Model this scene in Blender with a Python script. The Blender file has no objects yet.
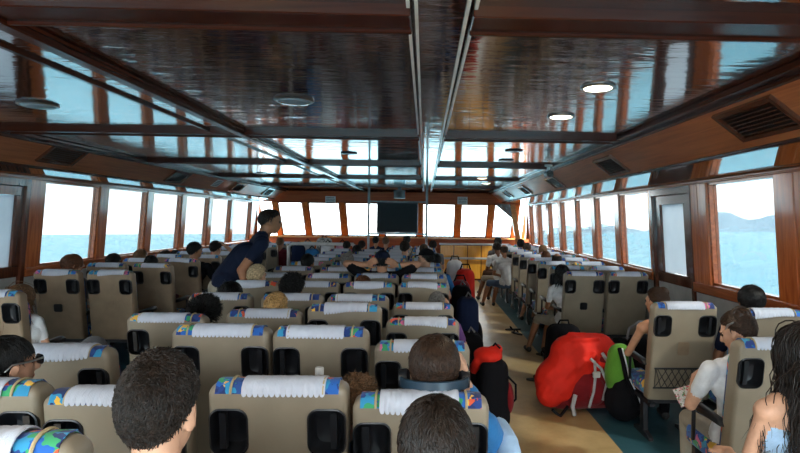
import bpy, bmesh, math, random
import numpy as np
from mathutils import Vector, Matrix, Quaternion, noise as mnoise

random.seed(7)
rng = np.random.default_rng(11)
SC = bpy.context.scene
COL = SC.collection
PI = math.pi

# ------------------------------------------------------------------ camera
F = 550.0                       # focal length in pixels of an 800 wide frame
YAW, ROLL, CAMZ = 0.0288, 0.013, 1.68
VPX, VPY = 425.0, 219.0
PPX, PPY = VPX + F * math.tan(YAW), VPY
cam = bpy.data.cameras.new('camera')
cam.sensor_width = 36.0
cam.lens = 36.0 * F / 800.0
cam.shift_x = -(PPX - 400.0) / 800.0
cam.shift_y = -(226.5 - PPY) / 800.0
cam.clip_start, cam.clip_end = 0.05, 20000
camo = bpy.data.objects.new('camera', cam)
CR = Matrix.Rotation(-YAW, 3, 'Z') @ Matrix.Rotation(PI / 2, 3, 'X') @ Matrix.Rotation(ROLL, 3, 'Z')
camo.matrix_world = Matrix.Translation((0, 0, CAMZ)) @ CR.to_4x4()
COL.objects.link(camo)
SC.camera = camo


def ray(px, py):
    return CR @ Vector(((px - PPX) / F, -(py - PPY) / F, -1.0))


def at(px, py, Y):
    """point on the pixel's ray at cabin depth Y"""
    d = ray(px, py)
    return Vector((0, 0, CAMZ)) + d * (Y / d.y)


def hit(px, py, p, n):
    d = ray(px, py); o = Vector((0, 0, CAMZ)); n = Vector(n)
    return o + d * ((Vector(p) - o).dot(n) / d.dot(n))


# ------------------------------------------------------------------ world, exposure
SKY_STRENGTH = 8.0
SC.view_settings.view_transform = 'Standard'
SC.view_settings.look = 'None'
SC.view_settings.gamma = 1.0
SC.view_settings.use_curve_mapping = False
SC.view_settings.exposure = 0.45
w = bpy.data.worlds.new('sky'); SC.world = w
w.use_nodes = True
nt = w.node_tree; nt.nodes.clear()
out = nt.nodes.new('ShaderNodeOutputWorld')
bg = nt.nodes.new('ShaderNodeBackground'); bg.inputs['Strength'].default_value = SKY_STRENGTH
tc = nt.nodes.new('ShaderNodeTexCoord'); sep = nt.nodes.new('ShaderNodeSeparateXYZ')
ramp = nt.nodes.new('ShaderNodeValToRGB')
ramp.color_ramp.elements[0].position = 0.0; ramp.color_ramp.elements[0].color = (0.86, 0.91, 0.93, 1)
ramp.color_ramp.elements[1].position = 0.9; ramp.color_ramp.elements[1].color = (0.66, 0.79, 0.90, 1)
e = ramp.color_ramp.elements.new(0.25); e.color = (0.83, 0.90, 0.94, 1)
nz = nt.nodes.new('ShaderNodeTexNoise'); nz.inputs['Scale'].default_value = 2.2; nz.inputs['Detail'].default_value = 5
mx = nt.nodes.new('ShaderNodeMix'); mx.data_type = 'RGBA'
cr = nt.nodes.new('ShaderNodeValToRGB'); cr.color_ramp.elements[0].position = .48; cr.color_ramp.elements[1].position = .75
nt.links.new(tc.outputs['Generated'], sep.inputs[0]); nt.links.new(sep.outputs['Z'], ramp.inputs[0])
nt.links.new(tc.outputs['Generated'], nz.inputs['Vector']); nt.links.new(nz.outputs[0], cr.inputs[0])
nt.links.new(cr.outputs[0], mx.inputs[0]); nt.links.new(ramp.outputs[0], mx.inputs[6]); mx.inputs[7].default_value = (.93, .95, .95, 1)
nt.links.new(mx.outputs[2], bg.inputs['Color']); nt.links.new(bg.outputs[0], out.inputs[0])

sun = bpy.data.lights.new('sun', 'SUN'); sun.energy = 9; sun.angle = math.radians(3); sun.color = (1, .93, .82)
suno = bpy.data.objects.new('sun', sun); COL.objects.link(suno)
suno.rotation_euler = Vector((-0.60, 0.52, -0.60)).to_track_quat('-Z', 'Y').to_euler()

# ------------------------------------------------------------------ materials
MATS = {}


def new_mat(name):
    m = bpy.data.materials.new(name); m.use_nodes = True
    n = m.node_tree; b = n.nodes['Principled BSDF']
    MATS[name] = m
    return m, n, b


def N(n, t, **kw):
    x = n.nodes.new(t)
    for k, v in kw.items():
        if k in x.inputs.keys(): x.inputs[k].default_value = v
        else: setattr(x, k, v)
    return x


def plain(name, c, rough=.5, metal=0.0, spec=.5, coat=0.0, var=.12, vscale=8.0, bump=0.0, bscale=60.0, emit=None, sheen=0):
    """plain procedural material: a noise varies the colour a little; optional fine relief"""
    m, n, b = new_mat(name)
    t = N(n, 'ShaderNodeTexCoord')
    z = N(n, 'ShaderNodeTexNoise', Scale=vscale, Detail=4.0)
    n.links.new(t.outputs['Object'], z.inputs['Vector'])
    r = N(n, 'ShaderNodeValToRGB')
    r.color_ramp.elements[0].position = .3; r.color_ramp.elements[1].position = .7
    r.color_ramp.elements[0].color = (*[max(0, v * (1 - var)) for v in c], 1)
    r.color_ramp.elements[1].color = (*[min(1, v * (1 + var)) for v in c], 1)
    n.links.new(z.outputs[0], r.inputs[0]); n.links.new(r.outputs[0], b.inputs['Base Color'])
    b.inputs['Roughness'].default_value = rough; b.inputs['Metallic'].default_value = metal
    b.inputs['Specular IOR Level'].default_value = spec; b.inputs['Coat Weight'].default_value = coat
    b.inputs['Coat Roughness'].default_value = .08
    if sheen: b.inputs['Sheen Weight'].default_value = sheen
    if bump:
        z2 = N(n, 'ShaderNodeTexNoise', Scale=bscale, Detail=3.0)
        n.links.new(t.outputs['Object'], z2.inputs['Vector'])
        bp = N(n, 'ShaderNodeBump', Strength=bump, Distance=.01)
        n.links.new(z2.outputs[0], bp.inputs['Height']); n.links.new(bp.outputs[0], b.inputs['Normal'])
    if emit:
        b.inputs['Emission Color'].default_value = (*emit[:3], 1); b.inputs['Emission Strength'].default_value = emit[3]
    return m


def wood(name, c0, c1, axis='X', rough=.2, scale=1.0, ripple=.0, coat=.6, spec=.5, ior=1.5, glaze=0.0):
    """varnished wood: stretched noise grain, ripple = uneven varnish that bends reflections"""
    m, n, b = new_mat(name)
    t = N(n, 'ShaderNodeTexCoord'); mp = N(n, 'ShaderNodeMapping')
    s = {'X': (.5, 9, 9), 'Y': (9, .5, 9), 'Z': (9, 9, .5)}[axis]
    mp.inputs['Scale'].default_value = [v * scale for v in s]
    n.links.new(t.outputs['Object'], mp.inputs[0])
    z = N(n, 'ShaderNodeTexNoise', Scale=3.0, Detail=6.0, Roughness=.6, Distortion=.6)
    n.links.new(mp.outputs[0], z.inputs['Vector'])
    r = N(n, 'ShaderNodeValToRGB')
    r.color_ramp.elements[0].position = .32; r.color_ramp.elements[1].position = .68
    r.color_ramp.elements[0].color = (*c0, 1); r.color_ramp.elements[1].color = (*c1, 1)
    n.links.new(z.outputs[0], r.inputs[0]); n.links.new(r.outputs[0], b.inputs['Base Color'])
    b.inputs['Roughness'].default_value = rough; b.inputs['Coat Weight'].default_value = coat
    b.inputs['Coat Roughness'].default_value = rough * .45; b.inputs['Specular IOR Level'].default_value = spec
    b.inputs['Coat IOR'].default_value = ior
    if ripple:
        mp2 = N(n, 'ShaderNodeMapping')
        mp2.inputs['Scale'].default_value = {'X': (1.0, 5, 5), 'Y': (5, 1.0, 5), 'Z': (5, 5, 1)}[axis]
        n.links.new(t.outputs['Object'], mp2.inputs[0])
        z2 = N(n, 'ShaderNodeTexNoise', Scale=2.2, Detail=3.5, Roughness=.55, Distortion=.3)
        n.links.new(mp2.outputs[0], z2.inputs['Vector'])
        bp = N(n, 'ShaderNodeBump', Strength=ripple, Distance=.02)
        n.links.new(z2.outputs[0], bp.inputs['Height'])
        n.links.new(bp.outputs[0], b.inputs['Normal']); n.links.new(bp.outputs[0], b.inputs['Coat Normal'])
    if glaze:      # thick polyester varnish: strong mirror reflection at grazing angles
        lw = N(n, 'ShaderNodeLayerWeight', Blend=.5); pw = N(n, 'ShaderNodeMath', operation='POWER'); pw.inputs[1].default_value = 4.2
        mu = N(n, 'ShaderNodeMath', operation='MULTIPLY'); mu.inputs[1].default_value = glaze
        n.links.new(lw.outputs['Facing'], pw.inputs[0]); n.links.new(pw.outputs[0], mu.inputs[0])
        gl = N(n, 'ShaderNodeBsdfGlossy', Roughness=.07); gl.inputs['Color'].default_value = (.95, .93, .92, 1)
        if ripple: n.links.new(bp.outputs[0], gl.inputs['Normal'])
        ms = N(n, 'ShaderNodeMixShader'); n.links.new(mu.outputs[0], ms.inputs[0]); n.links.new(b.outputs[0], ms.inputs[1]); n.links.new(gl.outputs[0], ms.inputs[2])
        n.links.new(ms.outputs[0], n.nodes['Material Output'].inputs[0])
    return m


wood('ceiling_wood', (.035, .010, .007), (.085, .026, .016), 'X', rough=.14, ripple=.16, coat=1.0, spec=.6, ior=1.8, glaze=1.0)
wood('beam_wood', (.034, .007, .004), (.075, .016, .007), 'X', rough=.25, coat=.12, spec=.15)
wood('rail_wood', (.32, .070, .018), (.54, .14, .036), 'Y', rough=.22, coat=.6)
wood('moulding_wood', (.034, .008, .004), (.080, .018, .008), 'Y', rough=.25, coat=.15, spec=.2)
wood('cove_wood', (.38, .105, .036), (.58, .18, .065), 'Y', rough=.36, ripple=.10, coat=.35, spec=.3)
wood('soffit_wood', (.15, .036, .014), (.28, .075, .028), 'Y', rough=.09, ripple=.04, coat=1.0, ior=1.9, glaze=.8)
wood('post_wood', (.44, .090, .018), (.72, .185, .038), 'Z', rough=.2, coat=.6)
wood('front_post_wood', (.55, .085, .016), (.85, .22, .035), 'Z', rough=.25, coat=.5)
wood('dark_post_wood', (.07, .018, .009), (.15, .042, .018), 'Z', rough=.22, coat=.6)
wood('counter_wood', (.80, .33, .03), (.95, .46, .06), 'Z', rough=.3, coat=.4)
wood('ledge_wood', (.62, .24, .07), (.85, .38, .13), 'X', rough=.2, coat=.7)
wood('header_wood', (.36, .070, .020), (.52, .125, .036), 'X', rough=.45, coat=.05, spec=.2)
plain('white_panel', (.62, .62, .60), .35)
plain('metal_strip', (.80, .77, .74), .3, spec=.8)
plain('steel', (.50, .51, .52), .28, metal=1.0)
plain('grey_paint', (.38, .40, .41), .4)
plain('dark_metal', (.05, .05, .055), .35, metal=.6)
plain('black_plastic', (.013, .014, .017), .32, spec=.5, var=.2)
plain('screen_dark', (.002, .005, .008), .4, spec=.12)
plain('black_gloss', (.010, .016, .022), .07, spec=.6)
plain('vent_dark', (.020, .012, .010), .5)
plain('seat_shell', (.285, .238, .172), .42, bump=.06, bscale=220, var=.10, vscale=5)
plain('seat_shell_worn', (.315, .228, .148), .46, bump=.06, bscale=220, var=.14, vscale=7)
plain('cushion_blue', (.02, .045, .11), .85, bump=.3, bscale=300, sheen=.3)
plain('piping', (.50, .40, .22), .7)
plain('downlight_lit', (.9, .85, .7), .3, emit=(1, .90, .66, 9))
plain('downlight_off', (.25, .30, .34), .15)
plain('sign_white', (.72, .72, .70), .5)
plain('sign_ink', (.10, .10, .11), .6)
plain('blind', (.50, .51, .52), .7, bump=.1, bscale=80, var=.06)


def cloth_mat():
    m, n, b = new_mat('white_cloth')
    t = N(n, 'ShaderNodeTexCoord')
    wv = N(n, 'ShaderNodeTexWave', Scale=70.0, Distortion=1.0)
    n.links.new(t.outputs['Object'], wv.inputs['Vector'])
    z = N(n, 'ShaderNodeTexNoise', Scale=18.0, Detail=3.0); n.links.new(t.outputs['Object'], z.inputs['Vector'])
    r = N(n, 'ShaderNodeValToRGB'); r.color_ramp.elements[0].color = (.50, .55, .66, 1); r.color_ramp.elements[1].color = (.66, .69, .76, 1)
    n.links.new(z.outputs[0], r.inputs[0]); n.links.new(r.outputs[0], b.inputs['Base Color'])
    b.inputs['Roughness'].default_value = .85
    a = N(n, 'ShaderNodeMath', operation='ADD'); n.links.new(wv.outputs[0], a.inputs[0]); n.links.new(z.outputs[0], a.inputs[1])
    bp = N(n, 'ShaderNodeBump', Strength=.25, Distance=.004)
    n.links.new(a.outputs[0], bp.inputs['Height']); n.links.new(bp.outputs[0], b.inputs['Normal'])


def splash_mat(name, cols, scale=13.0):
    """printed fabric: hard-edged splashes of colour, shifted per object"""
    m, n, b = new_mat(name)
    t = N(n, 'ShaderNodeTexCoord'); oi = N(n, 'ShaderNodeObjectInfo')
    sc = N(n, 'ShaderNodeMath', operation='MULTIPLY'); sc.inputs[1].default_value = 37.0
    n.links.new(oi.outputs['Random'], sc.inputs[0])
    ad = N(n, 'ShaderNodeVectorMath', operation='ADD'); n.links.new(t.outputs['Object'], ad.inputs[0]); n.links.new(sc.outputs[0], ad.inputs[1])
    z = N(n, 'ShaderNodeTexNoise', Scale=scale * .8, Detail=2.0); n.links.new(ad.outputs[0], z.inputs['Vector'])
    mxv = N(n, 'ShaderNodeMix', data_type='VECTOR'); mxv.inputs[0].default_value = .10
    n.links.new(ad.outputs[0], mxv.inputs[4]); n.links.new(z.outputs['Color'], mxv.inputs[5])
    v = N(n, 'ShaderNodeTexVoronoi', Scale=scale); n.links.new(mxv.outputs[1], v.inputs['Vector'])
    s = N(n, 'ShaderNodeSeparateColor'); n.links.new(v.outputs['Color'], s.inputs[0])
    r = N(n, 'ShaderNodeValToRGB'); r.color_ramp.interpolation = 'CONSTANT'
    el = r.color_ramp.elements
    for i, (p, c) in enumerate(cols):
        if i < 2: e = el[i]; e.position = p
        else: e = el.new(p)
        e.color = (*c, 1)
    n.links.new(s.outputs[0], r.inputs[0]); n.links.new(r.outputs[0], b.inputs['Base Color'])
    b.inputs['Roughness'].default_value = .8; b.inputs['Sheen Weight'].default_value = .2


cloth_mat()
splash_mat('seat_fabric', [(0, (.012, .05, .24)), (.26, (.015, .13, .50)), (.44, (.03, .30, .55)), (.58, (.010, .03, .14)),
                           (.72, (.04, .36, .14)), (.80, (.75, .10, .04)), (.87, (.85, .50, .06)), (.92, (.70, .16, .32)), (.96, (.02, .08, .30))], 26)
splash_mat('floral_print', [(0, (.75, .72, .68)), (.45, (.80, .78, .75)), (.6, (.60, .08, .10)), (.75, (.12, .30, .12)), (.87, (.70, .30, .36))], 45)
splash_mat('plaid_print', [(0, (.30, .31, .30)), (.4, (.45, .45, .42)), (.6, (.15, .16, .16)), (.8, (.55, .55, .52))], 30)


def floor_mat():
    m, n, b = new_mat('floor_paint')
    t = N(n, 'ShaderNodeTexCoord'); sp = N(n, 'ShaderNodeSeparateXYZ'); n.links.new(t.outputs['Object'], sp.inputs[0])
    z = N(n, 'ShaderNodeTexNoise', Scale=1.6, Detail=7.0, Roughness=.65); n.links.new(t.outputs['Object'], z.inputs['Vector'])
    r = N(n, 'ShaderNodeValToRGB')
    r.color_ramp.elements[0].position = .33; r.color_ramp.elements[1].position = .66
    r.color_ramp.elements[0].color = (.34, .225, .095, 1); r.color_ramp.elements[1].color = (.60, .43, .21, 1)
    n.links.new(z.outputs[0], r.inputs[0])
    r2 = N(n, 'ShaderNodeValToRGB')
    r2.color_ramp.elements[0].color = (.018, .065, .090, 1); r2.color_ramp.elements[1].color = (.045, .13, .16, 1)
    n.links.new(z.outputs[0], r2.inputs[0])
    # the painted walkways: beige between the seat blocks, blue-green under the seats
    def band(x0, x1):
        a = N(n, 'ShaderNodeMath', operation='GREATER_THAN'); a.inputs[1].default_value = x0
        c = N(n, 'ShaderNodeMath', operation='LESS_THAN'); c.inputs[1].default_value = x1
        n.links.new(sp.outputs['X'], a.inputs[0]); n.links.new(sp.outputs['X'], c.inputs[0])
        k = N(n, 'ShaderNodeMath', operation='MULTIPLY'); n.links.new(a.outputs[0], k.inputs[0]); n.links.new(c.outputs[0], k.inputs[1])
        return k
    k1, k2 = band(.30, 1.46), band(-3.05, -1.90)
    s = N(n, 'ShaderNodeMath', operation='ADD'); n.links.new(k1.outputs[0], s.inputs[0]); n.links.new(k2.outputs[0], s.inputs[1])
    mx = N(n, 'ShaderNodeMix', data_type='RGBA'); n.links.new(s.outputs[0], mx.inputs[0])
    n.links.new(r2.outputs[0], mx.inputs[6]); n.links.new(r.outputs[0], mx.inputs[7]); n.links.new(mx.outputs[2], b.inputs['Base Color'])
    rr = N(n, 'ShaderNodeMapRange'); rr.inputs[3].default_value = .22; rr.inputs[4].default_value = .5
    n.links.new(z.outputs[0], rr.inputs[0]); n.links.new(rr.outputs[0], b.inputs['Roughness'])
    z2 = N(n, 'ShaderNodeTexNoise', Scale=9.0, Detail=5.0); n.links.new(t.outputs['Object'], z2.inputs['Vector'])
    bp = N(n, 'ShaderNodeBump', Strength=.18, Distance=.02); n.links.new(z2.outputs[0], bp.inputs['Height']); n.links.new(bp.outputs[0], b.inputs['Normal'])


floor_mat()


def glass_mat(name, tint, refl=1.0):
    m = bpy.data.materials.new(name); m.use_nodes = True; MATS[name] = m
    n = m.node_tree; n.nodes.clear()
    o = N(n, 'ShaderNodeOutputMaterial'); tr = N(n, 'ShaderNodeBsdfTransparent'); gl = N(n, 'ShaderNodeBsdfGlossy')
    tr.inputs[0].default_value = (*tint, 1); gl.inputs['Roughness'].default_value = .02; gl.inputs['Color'].default_value = (.8, .8, .8, 1)
    lw = N(n, 'ShaderNodeLayerWeight', Blend=.5); mx = N(n, 'ShaderNodeMixShader')
    pw = N(n, 'ShaderNodeMath', operation='POWER'); pw.inputs[1].default_value = 5.0; n.links.new(lw.outputs['Facing'], pw.inputs[0])
    fr = N(n, 'ShaderNodeMath', operation='MULTIPLY_ADD'); fr.inputs[1].default_value = .55; fr.inputs[2].default_value = .03; n.links.new(pw.outputs[0], fr.inputs[0])
    n.links.new(fr.outputs[0], mx.inputs[0]); n.links.new(tr.outputs[0], mx.inputs[1]); n.links.new(gl.outputs[0], mx.inputs[2])
    n.links.new(mx.outputs[0], o.inputs[0])


glass_mat('glass_tinted', (.40, .42, .425)); glass_mat('glass_front', (.88, .88, .87)); glass_mat('glass_clear', (.95, .96, .96))


def frosted():
    m, n, b = new_mat('glass_frosted')
    t = N(n, 'ShaderNodeTexCoord'); z = N(n, 'ShaderNodeTexNoise', Scale=5.0, Detail=4.0); n.links.new(t.outputs['Object'], z.inputs['Vector'])
    r = N(n, 'ShaderNodeValToRGB'); r.color_ramp.elements[0].color = (.44, .47, .50, 1); r.color_ramp.elements[1].color = (.56, .59, .61, 1)
    n.links.new(z.outputs[0], r.inputs[0]); n.links.new(r.outputs[0], b.inputs['Base Color'])
    b.inputs['Roughness'].default_value = .35
    tl = N(n, 'ShaderNodeBsdfTranslucent'); n.links.new(r.outputs[0], tl.inputs[0])
    mx = N(n, 'ShaderNodeMixShader'); mx.inputs[0].default_value = .45
    n.links.new(b.outputs[0], mx.inputs[1]); n.links.new(tl.outputs[0], mx.inputs[2])
    n.links.new(mx.outputs[0], n.nodes['Material Output'].inputs[0])


frosted()


def sea_mat():
    m, n, b = new_mat('sea_water')
    t = N(n, 'ShaderNodeTexCoord'); mp = N(n, 'ShaderNodeMapping'); mp.inputs['Scale'].default_value = (.25, .6, 1)
    n.links.new(t.outputs['Object'], mp.inputs[0])
    z = N(n, 'ShaderNodeTexNoise', Scale=.8, Detail=8.0, Roughness=.65); n.links.new(mp.outputs[0], z.inputs['Vector'])
    r = N(n, 'ShaderNodeValToRGB'); r.color_ramp.elements[0].position = .35; r.color_ramp.elements[1].position = .7
    r.color_ramp.elements[0].color = (.060, .28, .37, 1); r.color_ramp.elements[1].color = (.125, .39, .47, 1)
    n.links.new(z.outputs[0], r.inputs[0]); n.links.new(r.outputs[0], b.inputs['Base Color'])
    b.inputs['Roughness'].default_value = .35; b.inputs['Specular IOR Level'].default_value = .4
    bp = N(n, 'ShaderNodeBump', Strength=.8, Distance=.5); n.links.new(z.outputs[0], bp.inputs['Height']); n.links.new(bp.outputs[0], b.inputs['Normal'])


sea_mat()
plain('mountain_haze_tint', (.30, .39, .45), .95, var=.1, vscale=.004, spec=.1)  # distance haze is mixed into this blue-grey base colour


# ------------------------------------------------------------------ mesh helpers
class MB:
    def __init__(s): s.v = []; s.f = []

    def add(s, vs, fs):
        o = len(s.v); s.v += [tuple(v) for v in vs]; s.f += [tuple(i + o for i in f) for f in fs]; return s

    def box(s, x0, x1, y0, y1, z0, z1):
        return s.add([(x, y, z) for z in (z0, z1) for y in (y0, y1) for x in (x0, x1)],
                     [(0, 2, 3, 1), (4, 5, 7, 6), (0, 1, 5, 4), (2, 6, 7, 3), (0, 4, 6, 2), (1, 3, 7, 5)])

    def hexa(s, p):      # 8 points: bottom ring 0-3, top ring 4-7
        return s.add(p, [(0, 3, 2, 1), (4, 5, 6, 7), (0, 1, 5, 4), (1, 2, 6, 5), (2, 3, 7, 6), (3, 0, 4, 7)])

    def prism(s, outline, a, b, axis='Y'):
        n = len(outline)
        def P(u, v, t): return {'Y': (u, t, v), 'X': (t, u, v), 'Z': (u, v, t)}[axis]
        return s.add([P(u, v, a) for u, v in outline] + [P(u, v, b) for u, v in outline],
                     [tuple(range(n)), tuple(range(2 * n - 1, n - 1, -1))] + [(i, n + i, n + (i + 1) % n, (i + 1) % n) for i in range(n)])

    def tube(s, pts, r, n=8, caps=True):
        pts = [Vector(p) for p in pts]; rr = r if hasattr(r, '__len__') else [r] * len(pts)
        up = Vector((0, 0, 1)); vs = []
        prev = None
        for i, p in enumerate(pts):
            d = (pts[min(i + 1, len(pts) - 1)] - pts[max(i - 1, 0)]).normalized()
            if prev is None:
                a = d.cross(up)
                if a.length < .05: a = d.cross(Vector((1, 0, 0)))
            else:
                a = prev - d * prev.dot(d)
            a.normalize(); prev = a; b = d.cross(a)
            vs += [p + (a * math.cos(t) + b * math.sin(t)) * rr[i] for t in [2 * PI * k / n for k in range(n)]]
        m = len(pts)
        fs = [(i * n + k, i * n + (k + 1) % n, (i + 1) * n + (k + 1) % n, (i + 1) * n + k) for i in range(m - 1) for k in range(n)]
        if caps: fs += [tuple(range(n - 1, -1, -1)), tuple((m - 1) * n + k for k in range(n))]
        return s.add(vs, fs)

    def lathe(s, prof, c=(0, 0, 0), n=24, M=None):
        vs = []
        for r, z in prof:
            for k in range(n):
                v = Vector((r * math.cos(2 * PI * k / n), r * math.sin(2 * PI * k / n), z))
                vs.append((M @ v if M else v) + Vector(c))
        m = len(prof)
        fs = [(i * n + k, i * n + (k + 1) % n, (i + 1) * n + (k + 1) % n, (i + 1) * n + k) for i in range(m - 1) for k in range(n)]
        fs += [tuple(range(n - 1, -1, -1)), tuple((m - 1) * n + k for k in range(n))]
        return s.add(vs, fs)

    def ell(s, c, r, M=None, nu=14, nv=9):
        c = Vector(c); vs = []; fs = []
        for j in range(nv + 1):
            th = PI * j / nv
            for k in range(nu):
                v = Vector((r[0] * math.sin(th) * math.cos(2 * PI * k / nu), r[1] * math.sin(th) * math.sin(2 * PI * k / nu), r[2] * math.cos(th)))
                vs.append((M @ v if M else v) + c)
        for j in range(nv):
            for k in range(nu):
                fs.append((j * nu + k, (j + 1) * nu + k, (j + 1) * nu + (k + 1) % nu, j * nu + (k + 1) % nu))
        return s.add(vs, fs)

    def mesh(s, name, mats, smooth=False, bevel=0, seg=2, fn=None):
        me = bpy.data.meshes.new(name)
        vs = [fn(*v) for v in s.v] if fn else s.v
        me.from_pydata(vs, [], s.f)
        bm = bmesh.new(); bm.from_mesh(me)
        bmesh.ops.remove_doubles(bm, verts=bm.verts, dist=1e-6)
        bmesh.ops.recalc_face_normals(bm, faces=bm.faces)
        if bevel:
            es = [e for e in bm.edges if len(e.link_faces) == 2 and e.calc_face_angle(0) > .5]
            bmesh.ops.bevel(bm, geom=es, offset=bevel, segments=seg, profile=.6, affect='EDGES', clamp_overlap=True)
        bm.to_mesh(me); bm.free()
        if smooth:
            for p in me.polygons: p.use_smooth = True
            me.set_sharp_from_angle(angle=math.radians(smooth if smooth > 1 else 40))
        for m in (mats if isinstance(mats, (list, tuple)) else [mats]):
            me.materials.append(MATS[m] if isinstance(m, str) else m)
        return me

    def build(s, name, mat, parent=None, **kw):
        return link(name, s.mesh(name, mat, **kw), parent)


def link(name, me, parent=None):
    o = bpy.data.objects.new(name, me); COL.objects.link(o)
    if parent is not None: o.parent = parent
    return o


def tag(o, label=None, cat=None, group=None, kind=None):
    for k, v in (('label', label), ('category', cat), ('group', group), ('kind', kind)):
        if v: o[k] = v
    return o


def empty(name, loc=(0, 0, 0), rz=0, **kw):
    o = bpy.data.objects.new(name, None); COL.objects.link(o)
    o.location = loc; o.rotation_euler = (0, 0, rz); o.empty_display_size = .1
    return tag(o, **kw)


def struct(o): o['kind'] = 'structure'; return o


def copy_tree(o, parent=None):
    c = o.copy(); COL.objects.link(c); c.parent = parent
    for ch in list(o.children): copy_tree(ch, c)
    return c


def rrect(w, h, r, n=5, cx=0, cz=0, rb=None):
    """rounded rectangle outline, r = top corner radius, rb = bottom"""
    rb = r if rb is None else rb
    pts = []
    for sx, sz, a0, q in ((1, 1, 0, r), (-1, 1, PI / 2, r), (-1, -1, PI, rb), (1, -1, 1.5 * PI, rb)):
        for k in range(n + 1):
            a = a0 + PI / 2 * k / n
            pts.append((cx + sx * (w / 2 - q) + q * math.cos(a), cz + sz * (h / 2 - q) + q * math.sin(a)))
    return pts
# ================================================================== STRUCTURE
CEIL = 2.42
XL, XR = -4.42, 2.72            # wall faces at head height
YB, YF = -1.6, 15.5             # aft end (open to the deck) and foot of the front windows
SILL, HEAD = 1.07, 2.07
LEAN = .07                      # walls lean out by this much from head to sill


def wx(side, z):                # wall face x at height z
    b = XL if side < 0 else XR
    return b + side * LEAN * (HEAD - z) / (HEAD - SILL)


struct(MB().box(-5.2, 3.4, -6, 16.6, -.12, 0).build('floor', 'floor_paint'))

# ---- ceiling: a deck slab above, panels between the beams below it
ceil = struct(MB().box(-5.0, 3.2, YB, 16.2, CEIL + .05, CEIL + .12).build('ceiling', 'dark_post_wood'))
XS = [-3.70, -1.86, -1.59, -.055, .155, 1.71]
BEAMS = [-.8, 2.00, 4.86, 7.42, 9.90, 12.45, 14.9]
ys = [YB] + BEAMS
for i in range(len(XS) - 1):
    for j in range(len(ys) - 1):
        y0, y1 = ys[j], ys[j + 1]
        MB().box(XS[i] + .003, XS[i + 1] - .003, y0 + .003, y1 - .003, CEIL, CEIL + .05).build('ceiling_panel', 'ceiling_wood', ceil)
for j, y in enumerate(BEAMS):
    for x0, x1 in ((-3.66, -1.62), (-1.56, -.06), (.16, 1.70)):
        b = MB().box(x0, x1, y - .085, y + .085, CEIL - .028, CEIL + .01)
        b.box(x0, x1, y - .10, y - .08, CEIL - .040, CEIL + .01).box(x0, x1, y + .08, y + .10, CEIL - .040, CEIL + .01)
        b.build('ceiling_beam', 'beam_wood', ceil, bevel=.004, seg=1)
# long mouldings and the bright strips along the centre panel
MB().box(-1.625, -1.555, YB, 14.9, CEIL - .045, CEIL).box(-1.645, -1.535, YB, 14.9, CEIL - .018, CEIL).build('ceiling_moulding', 'moulding_wood', ceil, bevel=.006, seg=1)
MB().box(-1.872, -1.848, YB, 14.9, CEIL - .016, CEIL).build('ceiling_moulding', 'moulding_wood', ceil)
for xs in (-.068, -.040, .140, .168):
    MB().box(xs - .006, xs + .006, YB, 14.9, CEIL - .014, CEIL).build('ceiling_strip', 'metal_strip', ceil)
for s, xt in ((-1, -3.70), (1, 1.71)):
    m = MB().box(xt - .05, xt + .05, YB, 14.9, CEIL - .035, CEIL)
    m.box(xt + s * .03 - .02, xt + s * .03 + .02, YB, 14.9, CEIL - .06, CEIL)
    m.build('ceiling_moulding', 'moulding_wood', ceil, bevel=.006, seg=1)
# sloping duct covers and soffits down to the window heads
DUCT = {-1: ((-3.70, CEIL), (-4.02, 2.160)), 1: ((1.71, CEIL), (2.08, 2.150))}
for s in (-1, 1):
    (xa, za), (xb, zb) = DUCT[s]
    pts = [(xa, za), (xb, zb), (xb + s * .03, zb), (xa + s * .03, za + .05)]
    MB().prism(pts, YB, 14.75).build('duct_cover', 'cove_wood', ceil)
    xw = wx(s, HEAD) + s * .04
    MB().prism([(xb - s * .01, zb - .006), (xw, HEAD + .015), (xw, HEAD + .05), (xb - s * .01, zb + .02)], YB, 14.75).build('soffit', 'soffit_wood', ceil)
    MB().box(xb - .018, xb + .018, YB, 14.75, zb - .014, zb + .012).build('ceiling_moulding', 'moulding_wood', ceil, bevel=.005, seg=1)

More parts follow.
